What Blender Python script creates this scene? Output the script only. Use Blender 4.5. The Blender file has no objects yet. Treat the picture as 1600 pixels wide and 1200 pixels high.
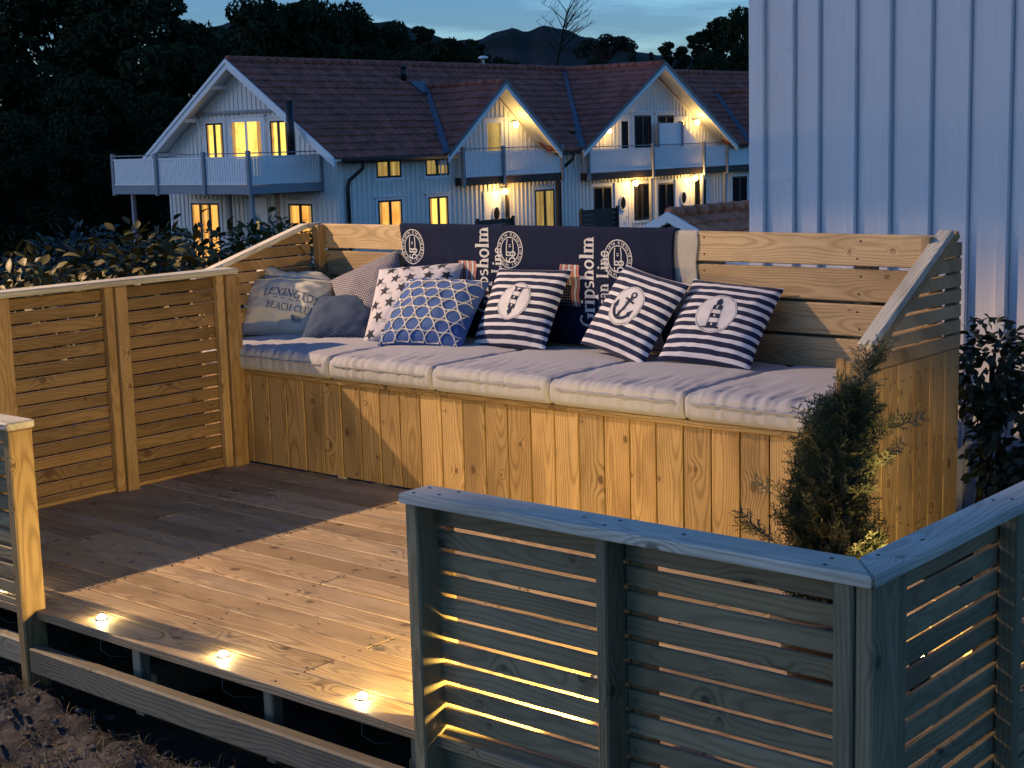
import bpy, bmesh, math, random
from mathutils import Vector, Matrix, noise
R = math.radians
random.seed(7)
sc = bpy.context.scene
COL = sc.collection

# ------------------------------------------------------------------ camera
CAM = Vector((5.3204, -4.3678, 1.4))
RIGHT = Vector((0.76303, 0.645778, -0.027488))
DOWN = Vector((0.080873, -0.137577, -0.987184))
FWD = Vector((-0.641283, 0.751028, -0.157201))
FPX = 2383.67
cd = bpy.data.cameras.new('camera'); cam = bpy.data.objects.new('camera', cd); COL.objects.link(cam)
cd.sensor_width = 36; cd.lens = 36 * FPX / 1600; cd.clip_start = .05; cd.clip_end = 2000
m = Matrix.Identity(4)
for i in range(3):
    m[i][0] = RIGHT[i]; m[i][1] = -DOWN[i]; m[i][2] = -FWD[i]; m[i][3] = CAM[i]
cam.matrix_world = m
sc.camera = cam

# ------------------------------------------------------------------ world, sun, exposure
SUN_EL, SUN_ROT = R(6.0), R(212)
w = bpy.data.worlds.new('World'); sc.world = w; w.use_nodes = True
nt = w.node_tree; nt.nodes.clear()
def wn(t, **k):
    n = nt.nodes.new(t)
    for a, b in k.items(): setattr(n, a, b)
    return n
sky = wn('ShaderNodeTexSky', sky_type='NISHITA', sun_disc=False, sun_elevation=SUN_EL, sun_rotation=SUN_ROT, air_density=1.0, dust_density=.3, ozone_density=5.0)
tcw = wn('ShaderNodeTexCoord'); mpw = wn('ShaderNodeMapping'); mpw.inputs['Scale'].default_value = (2.6, 2.6, 24)
nzw = wn('ShaderNodeTexNoise'); nzw.inputs['Scale'].default_value = 1.6; nzw.inputs['Detail'].default_value = 6; nzw.inputs['Roughness'].default_value = .55
crw = wn('ShaderNodeMapRange'); crw.inputs[1].default_value = .44; crw.inputs[2].default_value = .66; crw.clamp = True
mxw = wn('ShaderNodeMix', data_type='RGBA', blend_type='MULTIPLY'); mxw.inputs['Factor'].default_value = 1
tint = wn('ShaderNodeMix', data_type='RGBA'); tint.inputs['A'].default_value = (.94, .84, .95, 1); tint.inputs['B'].default_value = (1.95, 1.62, 1.58, 1)
bg = wn('ShaderNodeBackground'); bg.inputs['Strength'].default_value = .15
ow = wn('ShaderNodeOutputWorld')
L = nt.links.new
L(tcw.outputs['Generated'], mpw.inputs['Vector']); L(mpw.outputs[0], nzw.inputs['Vector']); L(nzw.outputs['Fac'], crw.inputs[0])
L(crw.outputs[0], tint.inputs['Factor']); L(sky.outputs[0], mxw.inputs['A']); L(tint.outputs['Result'], mxw.inputs['B'])
L(mxw.outputs['Result'], bg.inputs['Color']); L(bg.outputs[0], ow.inputs['Surface'])
sl = bpy.data.lights.new('sun', 'SUN'); sl.energy = .06; sl.angle = R(20); sl.color = (1, .86, .78)
so = bpy.data.objects.new('sun', sl); COL.objects.link(so)
so.rotation_euler = (R(84), 0, R(180 - 212))
sc.view_settings.view_transform = 'Standard'; sc.view_settings.look = 'None'
sc.view_settings.exposure = 0.8; sc.view_settings.gamma = 1.0; sc.view_settings.use_curve_mapping = False
sc.render.engine = 'CYCLES'
sc.cycles.use_denoising = True
sc.cycles.max_bounces = 6; sc.cycles.diffuse_bounces = 3; sc.cycles.glossy_bounces = 2; sc.cycles.transparent_max_bounces = 6
sc.cycles.sample_clamp_indirect = 3.0
LAMP_W = 1750.0      # street lamp
SPOT_A, SPOT_B, SPOT_C = 118.0, 27.0, 24.0   # garden spotlights

# ------------------------------------------------------------------ material helpers
class Mat:
    def __init__(s, name, rough=.6, color=(.5, .5, .5), spec=.3, metal=0):
        s.m = bpy.data.materials.new(name); s.m.use_nodes = True
        s.t = s.m.node_tree; s.b = s.t.nodes['Principled BSDF']
        s.b.inputs['Roughness'].default_value = rough; s.b.inputs['Base Color'].default_value = (*color, 1)
        s.b.inputs['Specular IOR Level'].default_value = spec; s.b.inputs['Metallic'].default_value = metal
    def n(s, typ, ins=None, **kw):
        n = s.t.nodes.new(typ)
        for a, b in kw.items(): setattr(n, a, b)
        for k, v in (ins or {}).items(): s.put(n.inputs[k], v)
        return n
    def put(s, sock, v):
        if hasattr(v, 'is_output'): s.t.links.new(v, sock)
        elif isinstance(v, (tuple, list)) and len(v) == 3 and len(getattr(sock, 'default_value', (0, 0, 0))) == 4: sock.default_value = (*v, 1)
        else: sock.default_value = v
    def math(s, op, a, b=0.0, c=0.0, clamp=False):
        n = s.n('ShaderNodeMath', {0: a, 1: b, 2: c}, operation=op, use_clamp=clamp); return n.outputs[0]
    def mr(s, v, a, b, c=0.0, d=1.0, smooth=True):
        n = s.n('ShaderNodeMapRange', {0: v, 1: a, 2: b, 3: c, 4: d}, interpolation_type='SMOOTHSTEP' if smooth else 'LINEAR'); return n.outputs[0]
    def mix(s, f, a, b, mode='MIX'):
        n = s.n('ShaderNodeMix', data_type='RGBA', blend_type=mode)
        s.put(n.inputs['Factor'], f); s.put(n.inputs['A'], a); s.put(n.inputs['B'], b); return n.outputs['Result']
    def xyz(s, x, y, z=0.0): return s.n('ShaderNodeCombineXYZ', {0: x, 1: y, 2: z}).outputs[0]
    def noise(s, vec, scale, detail=3.0, rough=.55, dims='3D'):
        n = s.n('ShaderNodeTexNoise', {'Scale': scale, 'Detail': detail, 'Roughness': rough}, noise_dimensions=dims)
        if vec is not None: s.put(n.inputs['Vector'], vec)
        return n.outputs['Fac']
    def obj(s): return s.n('ShaderNodeTexCoord').outputs['Object']
    def rnd(s): return s.n('ShaderNodeObjectInfo').outputs['Random']
    def bump(s, h, dist=.002, strength=.5):
        n = s.n('ShaderNodeBump', {'Height': h, 'Distance': dist, 'Strength': strength}); s.t.links.new(n.outputs[0], s.b.inputs['Normal'])
    def base(s, v): s.put(s.b.inputs['Base Color'], v)

def wood(name, light, dark, knot, rough=.62, wear=.0, grey=(.33, .33, .31), knots=.68):
    M = Mat(name, rough, spec=.25)
    r = M.rnd()
    sep = M.n('ShaderNodeSeparateXYZ', {0: M.obj()})
    x, y, z = sep.outputs
    lat = M.math('ADD', y, M.math('MULTIPLY', z, .9))
    xo = M.math('ADD', x, M.math('MULTIPLY', r, 91.7))
    lo = M.math('ADD', lat, M.math('MULTIPLY', r, 13.3))
    # knots
    vor = M.n('ShaderNodeTexVoronoi', {'Vector': M.xyz(M.math('MULTIPLY', xo, 4.6), M.math('MULTIPLY', lo, 6.4)), 'Scale': 1.0, 'Randomness': .9}, voronoi_dimensions='2D')
    kd = vor.outputs['Distance']
    kc = M.n('ShaderNodeSeparateColor', {0: vor.outputs['Color']})
    has = M.math('GREATER_THAN', kc.outputs[0], 1 - knots)
    kr = M.math('MULTIPLY_ADD', M.math('POWER', kc.outputs[1], 2.0), .10, .035)
    kn = M.math('MULTIPLY', has, M.math('MULTIPLY', M.mr(kd, kr, M.math('MULTIPLY', kr, .5)), .8))
    halo = M.math('MULTIPLY', has, M.mr(kd, M.math('MULTIPLY', kr, 3.6), kr))
    # growth rings: distance from a pith line that wanders along the board
    wander = M.noise(M.xyz(M.math('MULTIPLY', xo, 1.1), M.math('MULTIPLY', lo, 2.0)), 1.0, 2.0)
    wob = M.noise(M.xyz(M.math('MULTIPLY', xo, 5.0), M.math('MULTIPLY', lo, 14.0)), 1.0, 2.0)
    off = M.math('SUBTRACT', lat, M.math('MULTIPLY_ADD', r, .09, -.045))
    dep = M.math('MULTIPLY_ADD', wander, .16, -.035)
    rad = M.math('SQRT', M.math('ADD', M.math('MULTIPLY', off, off), M.math('MULTIPLY', dep, dep)))
    rad = M.math('ADD', rad, M.math('MULTIPLY', halo, .011))
    rad = M.math('ADD', rad, M.math('MULTIPLY', wob, .006))
    ring = M.math('SINE', M.math('MULTIPLY', rad, 6.283 * 118))
    ring = M.math('POWER', M.math('MULTIPLY_ADD', ring, .5, .5), 2.2)
    fib = M.noise(M.xyz(M.math('MULTIPLY', xo, 7.0), M.math('MULTIPLY', lo, 260.0)), 1.0, 3.0)
    blot = M.noise(M.xyz(M.math('MULTIPLY', xo, 2.2), M.math('MULTIPLY', lo, 6.0), 3.0), 1.0, 4.0)
    f = M.math('ADD', M.math('MULTIPLY', ring, .62), M.math('MULTIPLY_ADD', fib, .9, -.30), clamp=True)
    c = M.mix(f, light, dark)
    c = M.mix(M.math('MULTIPLY', M.mr(blot, .42, .70), .55), c, tuple(v * .62 for v in dark))
    c = M.mix(M.math('MULTIPLY', M.math('MULTIPLY', halo, ring), .5), c, tuple(v * .55 for v in dark))
    c = M.mix(kn, c, M.mix(M.math('MULTIPLY', ring, .5), knot, dark))
    if wear:
        wv = M.math('MULTIPLY', M.mr(M.noise(M.xyz(M.math('MULTIPLY', xo, 1.4), M.math('MULTIPLY', lo, 9.0), 8.0), 1.0, 5.0), .35, .75), wear)
        c = M.mix(wv, c, grey)
    r2 = M.math('FRACT', M.math('MULTIPLY', r, 57.31))
    v = M.math('MULTIPLY_ADD', r2, .42, .78)
    c = M.mix(1.0, c, M.xyz(v, M.math('MULTIPLY', v, M.math('MULTIPLY_ADD', r, .06, .97)), M.math('MULTIPLY', v, M.math('MULTIPLY_ADD', r, .14, .90))), 'MULTIPLY')
    M.base(c)
    M.put(M.b.inputs['Roughness'], M.math('MULTIPLY_ADD', fib, .25, rough - .12))
    M.bump(M.math('ADD', M.math('MULTIPLY', ring, .5), fib), .0012, .55)
    return M.m

W_BENCH = wood('pine_bench_wood', (.44, .295, .135), (.225, .135, .052), (.07, .036, .016))
W_BACK = wood('pine_back_wood', (.47, .345, .20), (.29, .195, .095), (.10, .055, .028))
W_FENCE = wood('pine_fence_wood', (.36, .24, .115), (.23, .14, .06), (.08, .042, .02))
W_SLAT = wood('brown_slat_wood', (.235, .155, .075), (.155, .095, .042), (.06, .032, .016))
W_DECK = wood('deck_wood', (.48, .345, .20), (.22, .14, .07), (.06, .036, .02), wear=.25, rough=.58)
W_RAIL = wood('treated_rail_wood', (.29, .245, .15), (.185, .15, .088), (.04, .032, .022), knots=.5)
W_CAP = wood('weathered_cap_wood', (.62, .59, .51), (.36, .335, .28), (.08, .07, .055), wear=.30, knots=.4)
W_BEAM = wood('beam_wood', (.24, .22, .165), (.15, .13, .095), (.05, .04, .03))

def plain(name, col, rough=.6, spec=.3, metal=0, var=.12, vscale=6.0, bump=0.0, bscale=60.0):
    M = Mat(name, rough, col, spec, metal)
    n = M.noise(M.obj(), vscale, 4.0)
    M.base(M.mix(n, tuple(c * (1 - var) for c in col), tuple(min(1, c * (1 + var)) for c in col)))
    if bump: M.bump(M.noise(M.obj(), bscale, 3.0), bump, .6)
    return M.m
def emit(name, col, strength, var=0.0, scale=1.5):
    M = Mat(name, .5, (.02, .02, .02))
    c = col
    if var:
        o_ = M.n('ShaderNodeMapping', {'Vector': M.n('ShaderNodeNewGeometry').outputs['Position'], 'Scale': (7.0, 7.0, .5)}).outputs[0]
        n = M.noise(o_, 1.0, 3.0); n2 = M.noise(M.n('ShaderNodeNewGeometry').outputs['Position'], scale * 1.6, 3.0)
        c = M.mix(M.mr(n, .32, .68), tuple(v * (1 - var) for v in col), col)
        c = M.mix(M.math('MULTIPLY', M.mr(n2, .50, .62), .55), c, tuple(v * k for v, k in zip(col, (.62, .45, .25))))
    M.put(M.b.inputs['Emission Color'], c if not isinstance(c, tuple) else c)
    M.b.inputs['Emission Strength'].default_value = strength
    return M.m
def painted_board(name, col, rough=.5):
    M = Mat(name, rough, col, .4)
    r = M.rnd(); o = M.obj()
    s = M.n('ShaderNodeMapping', {'Vector': o, 'Scale': (2.0, 34.0, 34.0), 'Location': M.xyz(M.math('MULTIPLY', r, 40), 0, 0)}).outputs[0]
    n = M.noise(s, 1.0, 4.0); d = M.noise(o, 1.7, 5.0)
    saw = M.noise(M.n('ShaderNodeMapping', {'Vector': o, 'Scale': (420.0, 8.0, 8.0)}).outputs[0], 1.0, 2.0)
    c = M.mix(M.math('MULTIPLY', M.mr(n, .45, .8), .22), col, tuple(v * .72 for v in col))
    c = M.mix(M.math('MULTIPLY', r, .10), c, tuple(v * .6 for v in col))
    c = M.mix(M.math('MULTIPLY', M.mr(d, .55, .85), .10), c, tuple(v * .55 for v in col))
    M.base(c); M.bump(M.math('ADD', M.math('MULTIPLY', n, 1.5), M.math('MULTIPLY', saw, .5)), .003, .7)
    return M.m

def leaf_mat(name, a, b, rough=.5, trans=.0):
    M = Mat(name, rough, a, .3)
    g = M.n('ShaderNodeNewGeometry').outputs['Random Per Island']
    M.base(M.mix(g, a, b))
    return M.m
HOUSE_WHITE = painted_board('white_house_paint', (.74, .75, .78))
FAR_WHITE = plain('far_white_paint', (.82, .79, .74), .55, var=.05, vscale=1.2)
FAR_TRIM = plain('far_white_trim', (.86, .86, .86), .5, var=.04)
FAR_GREY = plain('balcony_grey_paint', (.27, .28, .31), .5)
FAR_DARK = plain('dark_window_frame', (.028, .026, .026), .45)
FAR_BROWN = plain('dark_brown_stain', (.05, .036, .03), .6)
METAL_DARK = plain('black_metal', (.015, .015, .017), .4, .5)
METAL_GREY = plain('zinc_flashing', (.13, .14, .165), .42, .5, .6)
SOIL_BROWN = plain('bark_brown', (.035, .027, .02), .9, .1, bump=.01, bscale=12)
SCREW = plain('screw_steel', (.03, .027, .024), .4, .5, .7)
SCREW_BRIGHT = plain('screw_bright_steel', (.35, .35, .36), .35, .5, .8)
GLASS_DARK = Mat('dark_glass', .08, (.012, .014, .018), .6).m
LIT_YELLOW = emit('lit_window_yellow', (1.0, .66, .12), 1.1, .28, 1.1)
LIT_ORANGE = emit('lit_window_orange', (1.0, .44, .08), .85, .25, 1.2)
LIT_CURTAIN = emit('lit_curtain', (.95, .50, .13), .42, .35, 1.5)
LIT_DIM = emit('lit_window_dim', (.75, .50, .13), .42, .6, 2.2)
GLOBE = emit('lamp_globe_glow', (1.0, .68, .22), 14)
LED = emit('led_glow', (1.0, .78, .42), 130)

def roof_tile(name, col):
    M = Mat(name, .75, col, .25)
    o = M.obj()
    n = M.noise(o, 2.4, 5.0); n2 = M.noise(o, 14.0, 2.0)
    c = M.mix(M.mr(n, .3, .7), tuple(v * .68 for v in col), tuple(v * 1.25 for v in col))
    c = M.mix(M.math('MULTIPLY', M.mr(n2, .5, .75), .35), c, tuple(v * .5 for v in col))
    M.base(c); return M.m
TILE = roof_tile('red_brown_roof_tile', (.34, .11, .075))
TILE_RED = roof_tile('orange_red_roof_tile', (.66, .215, .105))

LEAF_FAR = leaf_mat('far_tree_leaf', (.012, .020, .006), (.026, .040, .012), .95)
LEAF_FAR2 = leaf_mat('far_pine_needle', (.012, .022, .014), (.024, .04, .022), .7)
LEAF_HEDGE = leaf_mat('hedge_leaf', (.028, .048, .013), (.125, .095, .028), .5)
LEAF_BLUE = leaf_mat('blue_grey_leaf', (.035, .05, .05), (.07, .09, .085), .6)
LEAF_DARK = leaf_mat('dark_shrub_leaf', (.014, .024, .012), (.03, .04, .02), .45)
LEAF_THUJA = leaf_mat('arborvitae_leaf', (.040, .058, .028), (.085, .105, .055), .6)

# ------------------------------------------------------------------ object helpers
def tag(o, label=None, cat=None, group=None, kind=None):
    if label: o['label'] = label
    if cat: o['category'] = cat
    if group: o['group'] = group
    if kind: o['kind'] = kind
    return o
def thing(name, label, cat, loc=(0, 0, 0), group=None):
    o = bpy.data.objects.new(name, None); COL.objects.link(o); o.location = loc; o.empty_display_size = .1
    return tag(o, label, cat, group)
def link(name, me, mat, parent=None, loc=(0, 0, 0)):
    if mat is not None and not me.materials: me.materials.append(mat)
    o = bpy.data.objects.new(name, me); COL.objects.link(o)
    o.location = loc
    if parent is not None: o.parent = parent
    return o
def base_of(p):
    v = Vector((0, 0, 0))
    while p is not None: v += p.location; p = p.parent
    return v
def mesh(name, verts, faces, mat, parent=None, smooth=False, loc=None):
    """verts in world coordinates; origin at loc (or the first vertex's mean)"""
    me = bpy.data.meshes.new(name)
    if loc is None:
        n = len(verts); loc = Vector((sum(v[0] for v in verts) / n, sum(v[1] for v in verts) / n, sum(v[2] for v in verts) / n))
    loc = Vector(loc)
    me.from_pydata([(v[0] - loc.x, v[1] - loc.y, v[2] - loc.z) for v in verts], [], faces)
    if smooth: me.polygons.foreach_set('use_smooth', [True] * len(me.polygons))
    me.update()
    return link(name, me, mat, parent, loc - base_of(parent))

AX = {'x': ((1, 0, 0), (0, 1, 0), (0, 0, 1)), 'xv': ((1, 0, 0), (0, 0, 1), (0, -1, 0)), 'yv': ((0, 1, 0), (0, 0, 1), (1, 0, 0)), 'y': ((0, 1, 0), (-1, 0, 0), (0, 0, 1)),
      'zx': ((0, 0, 1), (1, 0, 0), (0, 1, 0)), 'zy': ((0, 0, 1), (0, 1, 0), (-1, 0, 0))}
_boxes = {}
def boxmesh(l, w_, t, mat, bev):
    k = (round(l, 4), round(w_, 4), round(t, 4), mat.name, bev)
    if k not in _boxes:
        bm = bmesh.new(); bmesh.ops.create_cube(bm, size=1)
        for v in bm.verts: v.co = (v.co.x * l, v.co.y * w_, v.co.z * t)
        if bev: bmesh.ops.bevel(bm, geom=list(bm.edges), offset=bev, segments=1, affect='EDGES', profile=.7)
        me = bpy.data.meshes.new('board'); bm.to_mesh(me); bm.free(); me.materials.append(mat); _boxes[k] = me
    return _boxes[k]
def axmat(ax):
    a = AX[ax]; return Matrix(((a[0][0], a[1][0], a[2][0]), (a[0][1], a[1][1], a[2][1]), (a[0][2], a[1][2], a[2][2])))
def board(name, parent, b, ax, mat, bev=.003, skew=0.0):
    """b = (x0,x1,y0,y1,z0,z1) world box; ax tells which way the grain runs"""
    c = Vector(((b[0] + b[1]) / 2, (b[2] + b[3]) / 2, (b[4] + b[5]) / 2)); d = Vector((b[1] - b[0], b[3] - b[2], b[5] - b[4]))
    rot = axmat(ax); loc = [abs(sum(rot[i][j] * d[i] for i in range(3))) for j in range(3)]
    me = boxmesh(loc[0], loc[1], loc[2], mat, min(bev, min(loc) * .3))
    o = bpy.data.objects.new(name, me); COL.objects.link(o)
    if parent is not None: o.parent = parent
    mw = rot.to_4x4(); mw.translation = c - base_of(parent)
    if skew: mw = mw @ Matrix.Rotation(skew, 4, 'Z')
    o.matrix_local = mw
    return o
def beam(name, parent, p, q, w_, t, mat, up=(0, 0, 1), bev=.003):
    """a board from p to q, width along side, thickness along up"""
    p = Vector(p); q = Vector(q); x = (q - p).normalized(); up = Vector(up); y = up.cross(x).normalized(); z = x.cross(y)
    me = boxmesh((q - p).length, w_, t, mat, min(bev, min(w_, t) * .3))
    o = bpy.data.objects.new(name, me); COL.objects.link(o)
    if parent is not None: o.parent = parent
    mw = Matrix((x, y, z)).transposed().to_4x4(); mw.translation = (p + q) / 2 - base_of(parent); o.matrix_local = mw
    return o
class Geo:
    """collects raw geometry for one object"""
    def __init__(s): s.v = []; s.f = []
    def box(s, x0, x1, y0, y1, z0, z1):
        n = len(s.v); s.v += [(x, y, z) for z in (z0, z1) for y in (y0, y1) for x in (x0, x1)]
        s.f += [tuple(n + i for i in q) for q in ((0, 2, 3, 1), (4, 5, 7, 6), (0, 1, 5, 4), (2, 6, 7, 3), (0, 4, 6, 2), (1, 3, 7, 5))]
    def quad(s, a, b, c, d): n = len(s.v); s.v += [tuple(a), tuple(b), tuple(c), tuple(d)]; s.f.append((n, n + 1, n + 2, n + 3))
    def poly(s, pts): n = len(s.v); s.v += [tuple(p) for p in pts]; s.f.append(tuple(range(n, n + len(pts))))
    def prism(s, pts, d):
        """closed polygon pts extruded by vector d"""
        n = len(s.v); k = len(pts); d = Vector(d); s.v += [tuple(p) for p in pts] + [tuple(Vector(p) + d) for p in pts]
        s.f.append(tuple(range(n + k - 1, n - 1, -1))); s.f.append(tuple(range(n + k, n + 2 * k)))
        s.f += [(n + i, n + (i + 1) % k, n + k + (i + 1) % k, n + k + i) for i in range(k)]
    def tube(s, pts, rad, k=8, cap=True):
        n0 = len(s.v); pts = [Vector(p) for p in pts]; prev = None
        for i, p in enumerate(pts):
            d = (pts[min(i + 1, len(pts) - 1)] - pts[max(i - 1, 0)]).normalized()
            if prev is None: u = d.orthogonal().normalized()
            else: u = (prev - d * prev.dot(d)).normalized()
            prev = u; v2 = d.cross(u); r = rad[i] if isinstance(rad, (list, tuple)) else rad
            s.v += [tuple(p + (u * math.cos(a) + v2 * math.sin(a)) * r) for a in [2 * math.pi * j / k for j in range(k)]]
        for i in range(len(pts) - 1):
            for j in range(k):
                a = n0 + i * k + j; b = n0 + i * k + (j + 1) % k; s.f.append((a, b, b + k, a + k))
        if cap:
            s.f.append(tuple(range(n0 + k - 1, n0 - 1, -1))); e = n0 + (len(pts) - 1) * k; s.f.append(tuple(range(e, e + k)))
    def lathe(s, c, prof, k=16, axis=(0, 0, 1)):
        ax = Vector(axis).normalized(); u = ax.orthogonal().normalized(); v2 = ax.cross(u); n0 = len(s.v); c = Vector(c)
        for r, h in prof: s.v += [tuple(c + ax * h + (u * math.cos(a) + v2 * math.sin(a)) * r) for a in [2 * math.pi * j / k for j in range(k)]]
        for i in range(len(prof) - 1):
            for j in range(k):
                a = n0 + i * k + j; b = n0 + i * k + (j + 1) % k; s.f.append((a, b, b + k, a + k))
        s.f.append(tuple(range(n0 + k - 1, n0 - 1, -1))); e = n0 + (len(prof) - 1) * k; s.f.append(tuple(range(e, e + k)))
    def build(s, name, mat, parent=None, smooth=False, loc=None): return mesh(name, s.v, s.f, mat, parent, smooth, loc)
def at(px, py, depth):
    return CAM + (RIGHT * ((px - 800) / FPX) + DOWN * ((py - 600) / FPX) + FWD) * depth
def sstep(a, b, x):
    t = max(0, min(1, (x - a) / (b - a))); return t * t * (3 - 2 * t)

# ------------------------------------------------------------------ ground, hill
def ground_h(x, y):
    far = max(sstep(-3.5, -12, x), sstep(9, 18, y - .25 * x))
    h = -.31 * (1 - far) - 2.35 * far
    h += .25 * noise.noise(Vector((x * .12, y * .12, 1))) * far
    d = math.hypot(x - 5, y + 4)
    h += max(0, d - 58) * .035
    return h
GM = Mat('ground_soil_grass', .95, spec=.1)
_o = GM.obj(); _n = GM.noise(_o, .8, 6.0); _n2 = GM.noise(_o, 9.0, 5.0)
GM.base(GM.mix(GM.mr(_n2, .3, .7), GM.mix(GM.mr(_n, .4, .6), (.022, .028, .014), (.035, .03, .022)), (.05, .047, .042)))
GM.bump(_n2, .03, .7)
xs = sorted(set([-700, -400, -250, -180, -140, -110, -90, -75, -62, -52, -44, -37, -31, -26, -22, -18, -15, -12, -10, -8.5, -7, -5.5, -4, -3, -2, -1, 0, 1.5, 3, 4.5, 6, 8, 10, 14, 20, 30, 45, 70, 110, 180, 400, 700]))
ys = sorted(set([-700, -300, -120, -60, -30, -18, -12, -8, -6, -5, -4, -3, -2.6, -1.4, 0, 1, 2, 3, 4, 6, 8, 10, 12, 14, 16, 18, 21, 24, 28, 33, 39, 46, 54, 63, 74, 88, 105, 130, 170, 240, 400, 700]))
V = [(x, y, ground_h(x, y) - (.03 if 0 < x < 4.6 and -3 < y < -1 else 0)) for y in ys for x in xs]; nx = len(xs)
F = [(j * nx + i, j * nx + i + 1, (j + 1) * nx + i + 1, (j + 1) * nx + i) for j in range(len(ys) - 1) for i in range(nx - 1)]
tag(mesh('ground', V, F, GM.m, None, True, (0, 0, 0)), 'dark sloping ground around the deck and far house', 'ground', kind='structure')
# rough bedrock in front of the deck
RM = Mat('lichen_bedrock', .9, spec=.2)
_o = RM.obj(); _a = RM.noise(_o, 5.0, 8.0, .65); _b = RM.noise(_o, 38.0, 5.0, .6); _c = RM.noise(_o, 1.6, 3.0)
_v = RM.n('ShaderNodeTexVoronoi', {'Vector': _o, 'Scale': 9.0}, feature='DISTANCE_TO_EDGE').outputs['Distance']
RM.base(RM.mix(RM.math('MULTIPLY', RM.mr(_b, .52, .7), .5), RM.mix(RM.mr(_a, .35, .68), (.020, .019, .021), (.060, .057, .060)), (.16, .155, .16)))
RM.bump(RM.math('ADD', _a, RM.math('MULTIPLY', _b, .4)), .02, .8)
nxr, nyr = 170, 90; V = []; F = []
for j in range(nyr + 1):
    for i in range(nxr + 1):
        x = .2 + 4.6 * i / nxr; y = -4.4 + 2.9 * j / nyr
        p = Vector((x * 2.1, y * 2.1, 0))
        h = .075 * noise.fractal(p, .9, 2.1, 5) + .035 * noise.fractal(p * 5, .8, 2.2, 4) + .018 * abs(noise.noise(p * 14)) - .29
        h -= .12 * sstep(-1.95, -1.6, y)
        ed = min(i, nxr - i, j, nyr - j) / 12
        V.append((x, y, h - .25 * (1 - min(1, ed))))
F = [(j * (nxr + 1) + i, j * (nxr + 1) + i + 1, (j + 1) * (nxr + 1) + i + 1, (j + 1) * (nxr + 1) + i) for j in range(nyr) for i in range(nxr)]
tag(mesh('bedrock_ground', V, F, RM.m, None, True, (0, 0, 0)), 'rough dark bedrock below the front edge of the deck', 'ground', kind='structure')
rnd = random.Random(31); g = Geo()
ICO = [(0, 0, 1), (.9, 0, .45), (.28, .85, .45), (-.72, .53, .45), (-.72, -.53, .45), (.28, -.85, .45), (.72, .53, -.45), (-.28, .85, -.45), (-.9, 0, -.45), (-.28, -.85, -.45), (.72, -.53, -.45), (0, 0, -1)]
ICF = [(0, 1, 2), (0, 2, 3), (0, 3, 4), (0, 4, 5), (0, 5, 1), (1, 6, 2), (2, 7, 3), (3, 8, 4), (4, 9, 5), (5, 10, 1), (6, 7, 2), (7, 8, 3), (8, 9, 4), (9, 10, 5), (10, 6, 1), (11, 7, 6), (11, 8, 7), (11, 9, 8), (11, 10, 9), (11, 6, 10)]
def rock_z(x, y):
    p = Vector((x * 2.1, y * 2.1, 0)); return .075 * noise.fractal(p, .9, 2.1, 5) + .035 * noise.fractal(p * 5, .8, 2.2, 4) + .018 * abs(noise.noise(p * 14)) - .29 - .12 * sstep(-1.95, -1.6, y)
for k in range(1500):
    x = rnd.uniform(.7, 2.7); y = rnd.uniform(-2.7, -1.75); r_ = .004 + .016 * rnd.random() ** 4; z = rock_z(x, y) + r_ * .3; n0 = len(g.v); q = Matrix.Rotation(rnd.uniform(0, 6), 3, 'Z') @ Matrix.Diagonal((1, rnd.uniform(.6, 1), rnd.uniform(.4, .8)))
    g.v += [tuple(q @ (Vector(v) * r_ * rnd.uniform(.8, 1.15)) + Vector((x, y, z))) for v in ICO]; g.f += [tuple(n0 + i for i in f) for f in ICF]
tag(g.build('gravel', plain('grey_gravel', (.085, .08, .082), .9, var=.4, vscale=25), None, False, (0, 0, 0)), 'loose grey gravel on the rock below the deck', 'gravel', kind='stuff')
g = Geo()
for k in range(900):
    if k % 9 == 0: bx, by = rnd.uniform(.9, 2.7), rnd.uniform(-2.25, -1.85)
    x = bx + rnd.gauss(0, .03); y = by + rnd.gauss(0, .03); z = rock_z(x, y) - .005; h = rnd.uniform(.02, .07); d = Vector((rnd.gauss(0, .5), rnd.gauss(0, .5), 1)).normalized(); a = rnd.uniform(0, 6.28); w_ = Vector((math.cos(a), math.sin(a), 0)) * .0016; p = Vector((x, y, z)); m_ = p + d * h * .6; e_ = p + d * h + Vector((d.x, d.y, -.3)) * h * .5
    g.quad(p - w_, p + w_, m_ + w_ * .8, m_ - w_ * .8); g.quad(m_ - w_ * .8, m_ + w_ * .8, e_ + w_ * .2, e_ - w_ * .2)
tag(g.build('dry_grass', leaf_mat('dry_grass_blade', (.10, .085, .035), (.20, .14, .06), .7), None, False, (0, 0, 0)), 'sparse dry grass tufts along the front of the deck', 'grass', kind='stuff')
HM = Mat('hill_heath', .95, spec=.1); _o = HM.obj()
HM.base(HM.mix(HM.mr(HM.noise(_o, .09, 6.0), .4, .62), (.020, .024, .016), (.050, .045, .042)))
HM.bump(HM.noise(_o, .35, 5.0), 1.0, .6)
prof = [(300, 60), (420, 40), (540, 44), (600, 50), (660, 62), (705, 78), (745, 76), (780, 62), (800, 57), (825, 63), (850, 54), (880, 58), (915, 70), (960, 80), (1000, 92), (1060, 100), (1180, 105), (1350, 110)]
V = []; F = []; k = 0
cols = []
for a in range(len(prof) - 1):
    n_ = max(2, int((prof[a + 1][0] - prof[a][0]) / 8))
    for s in range(n_): t = s / n_; cols.append((prof[a][0] + (prof[a + 1][0] - prof[a][0]) * t, prof[a][1] + (prof[a + 1][1] - prof[a][1]) * (t * t * (3 - 2 * t))))
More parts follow.
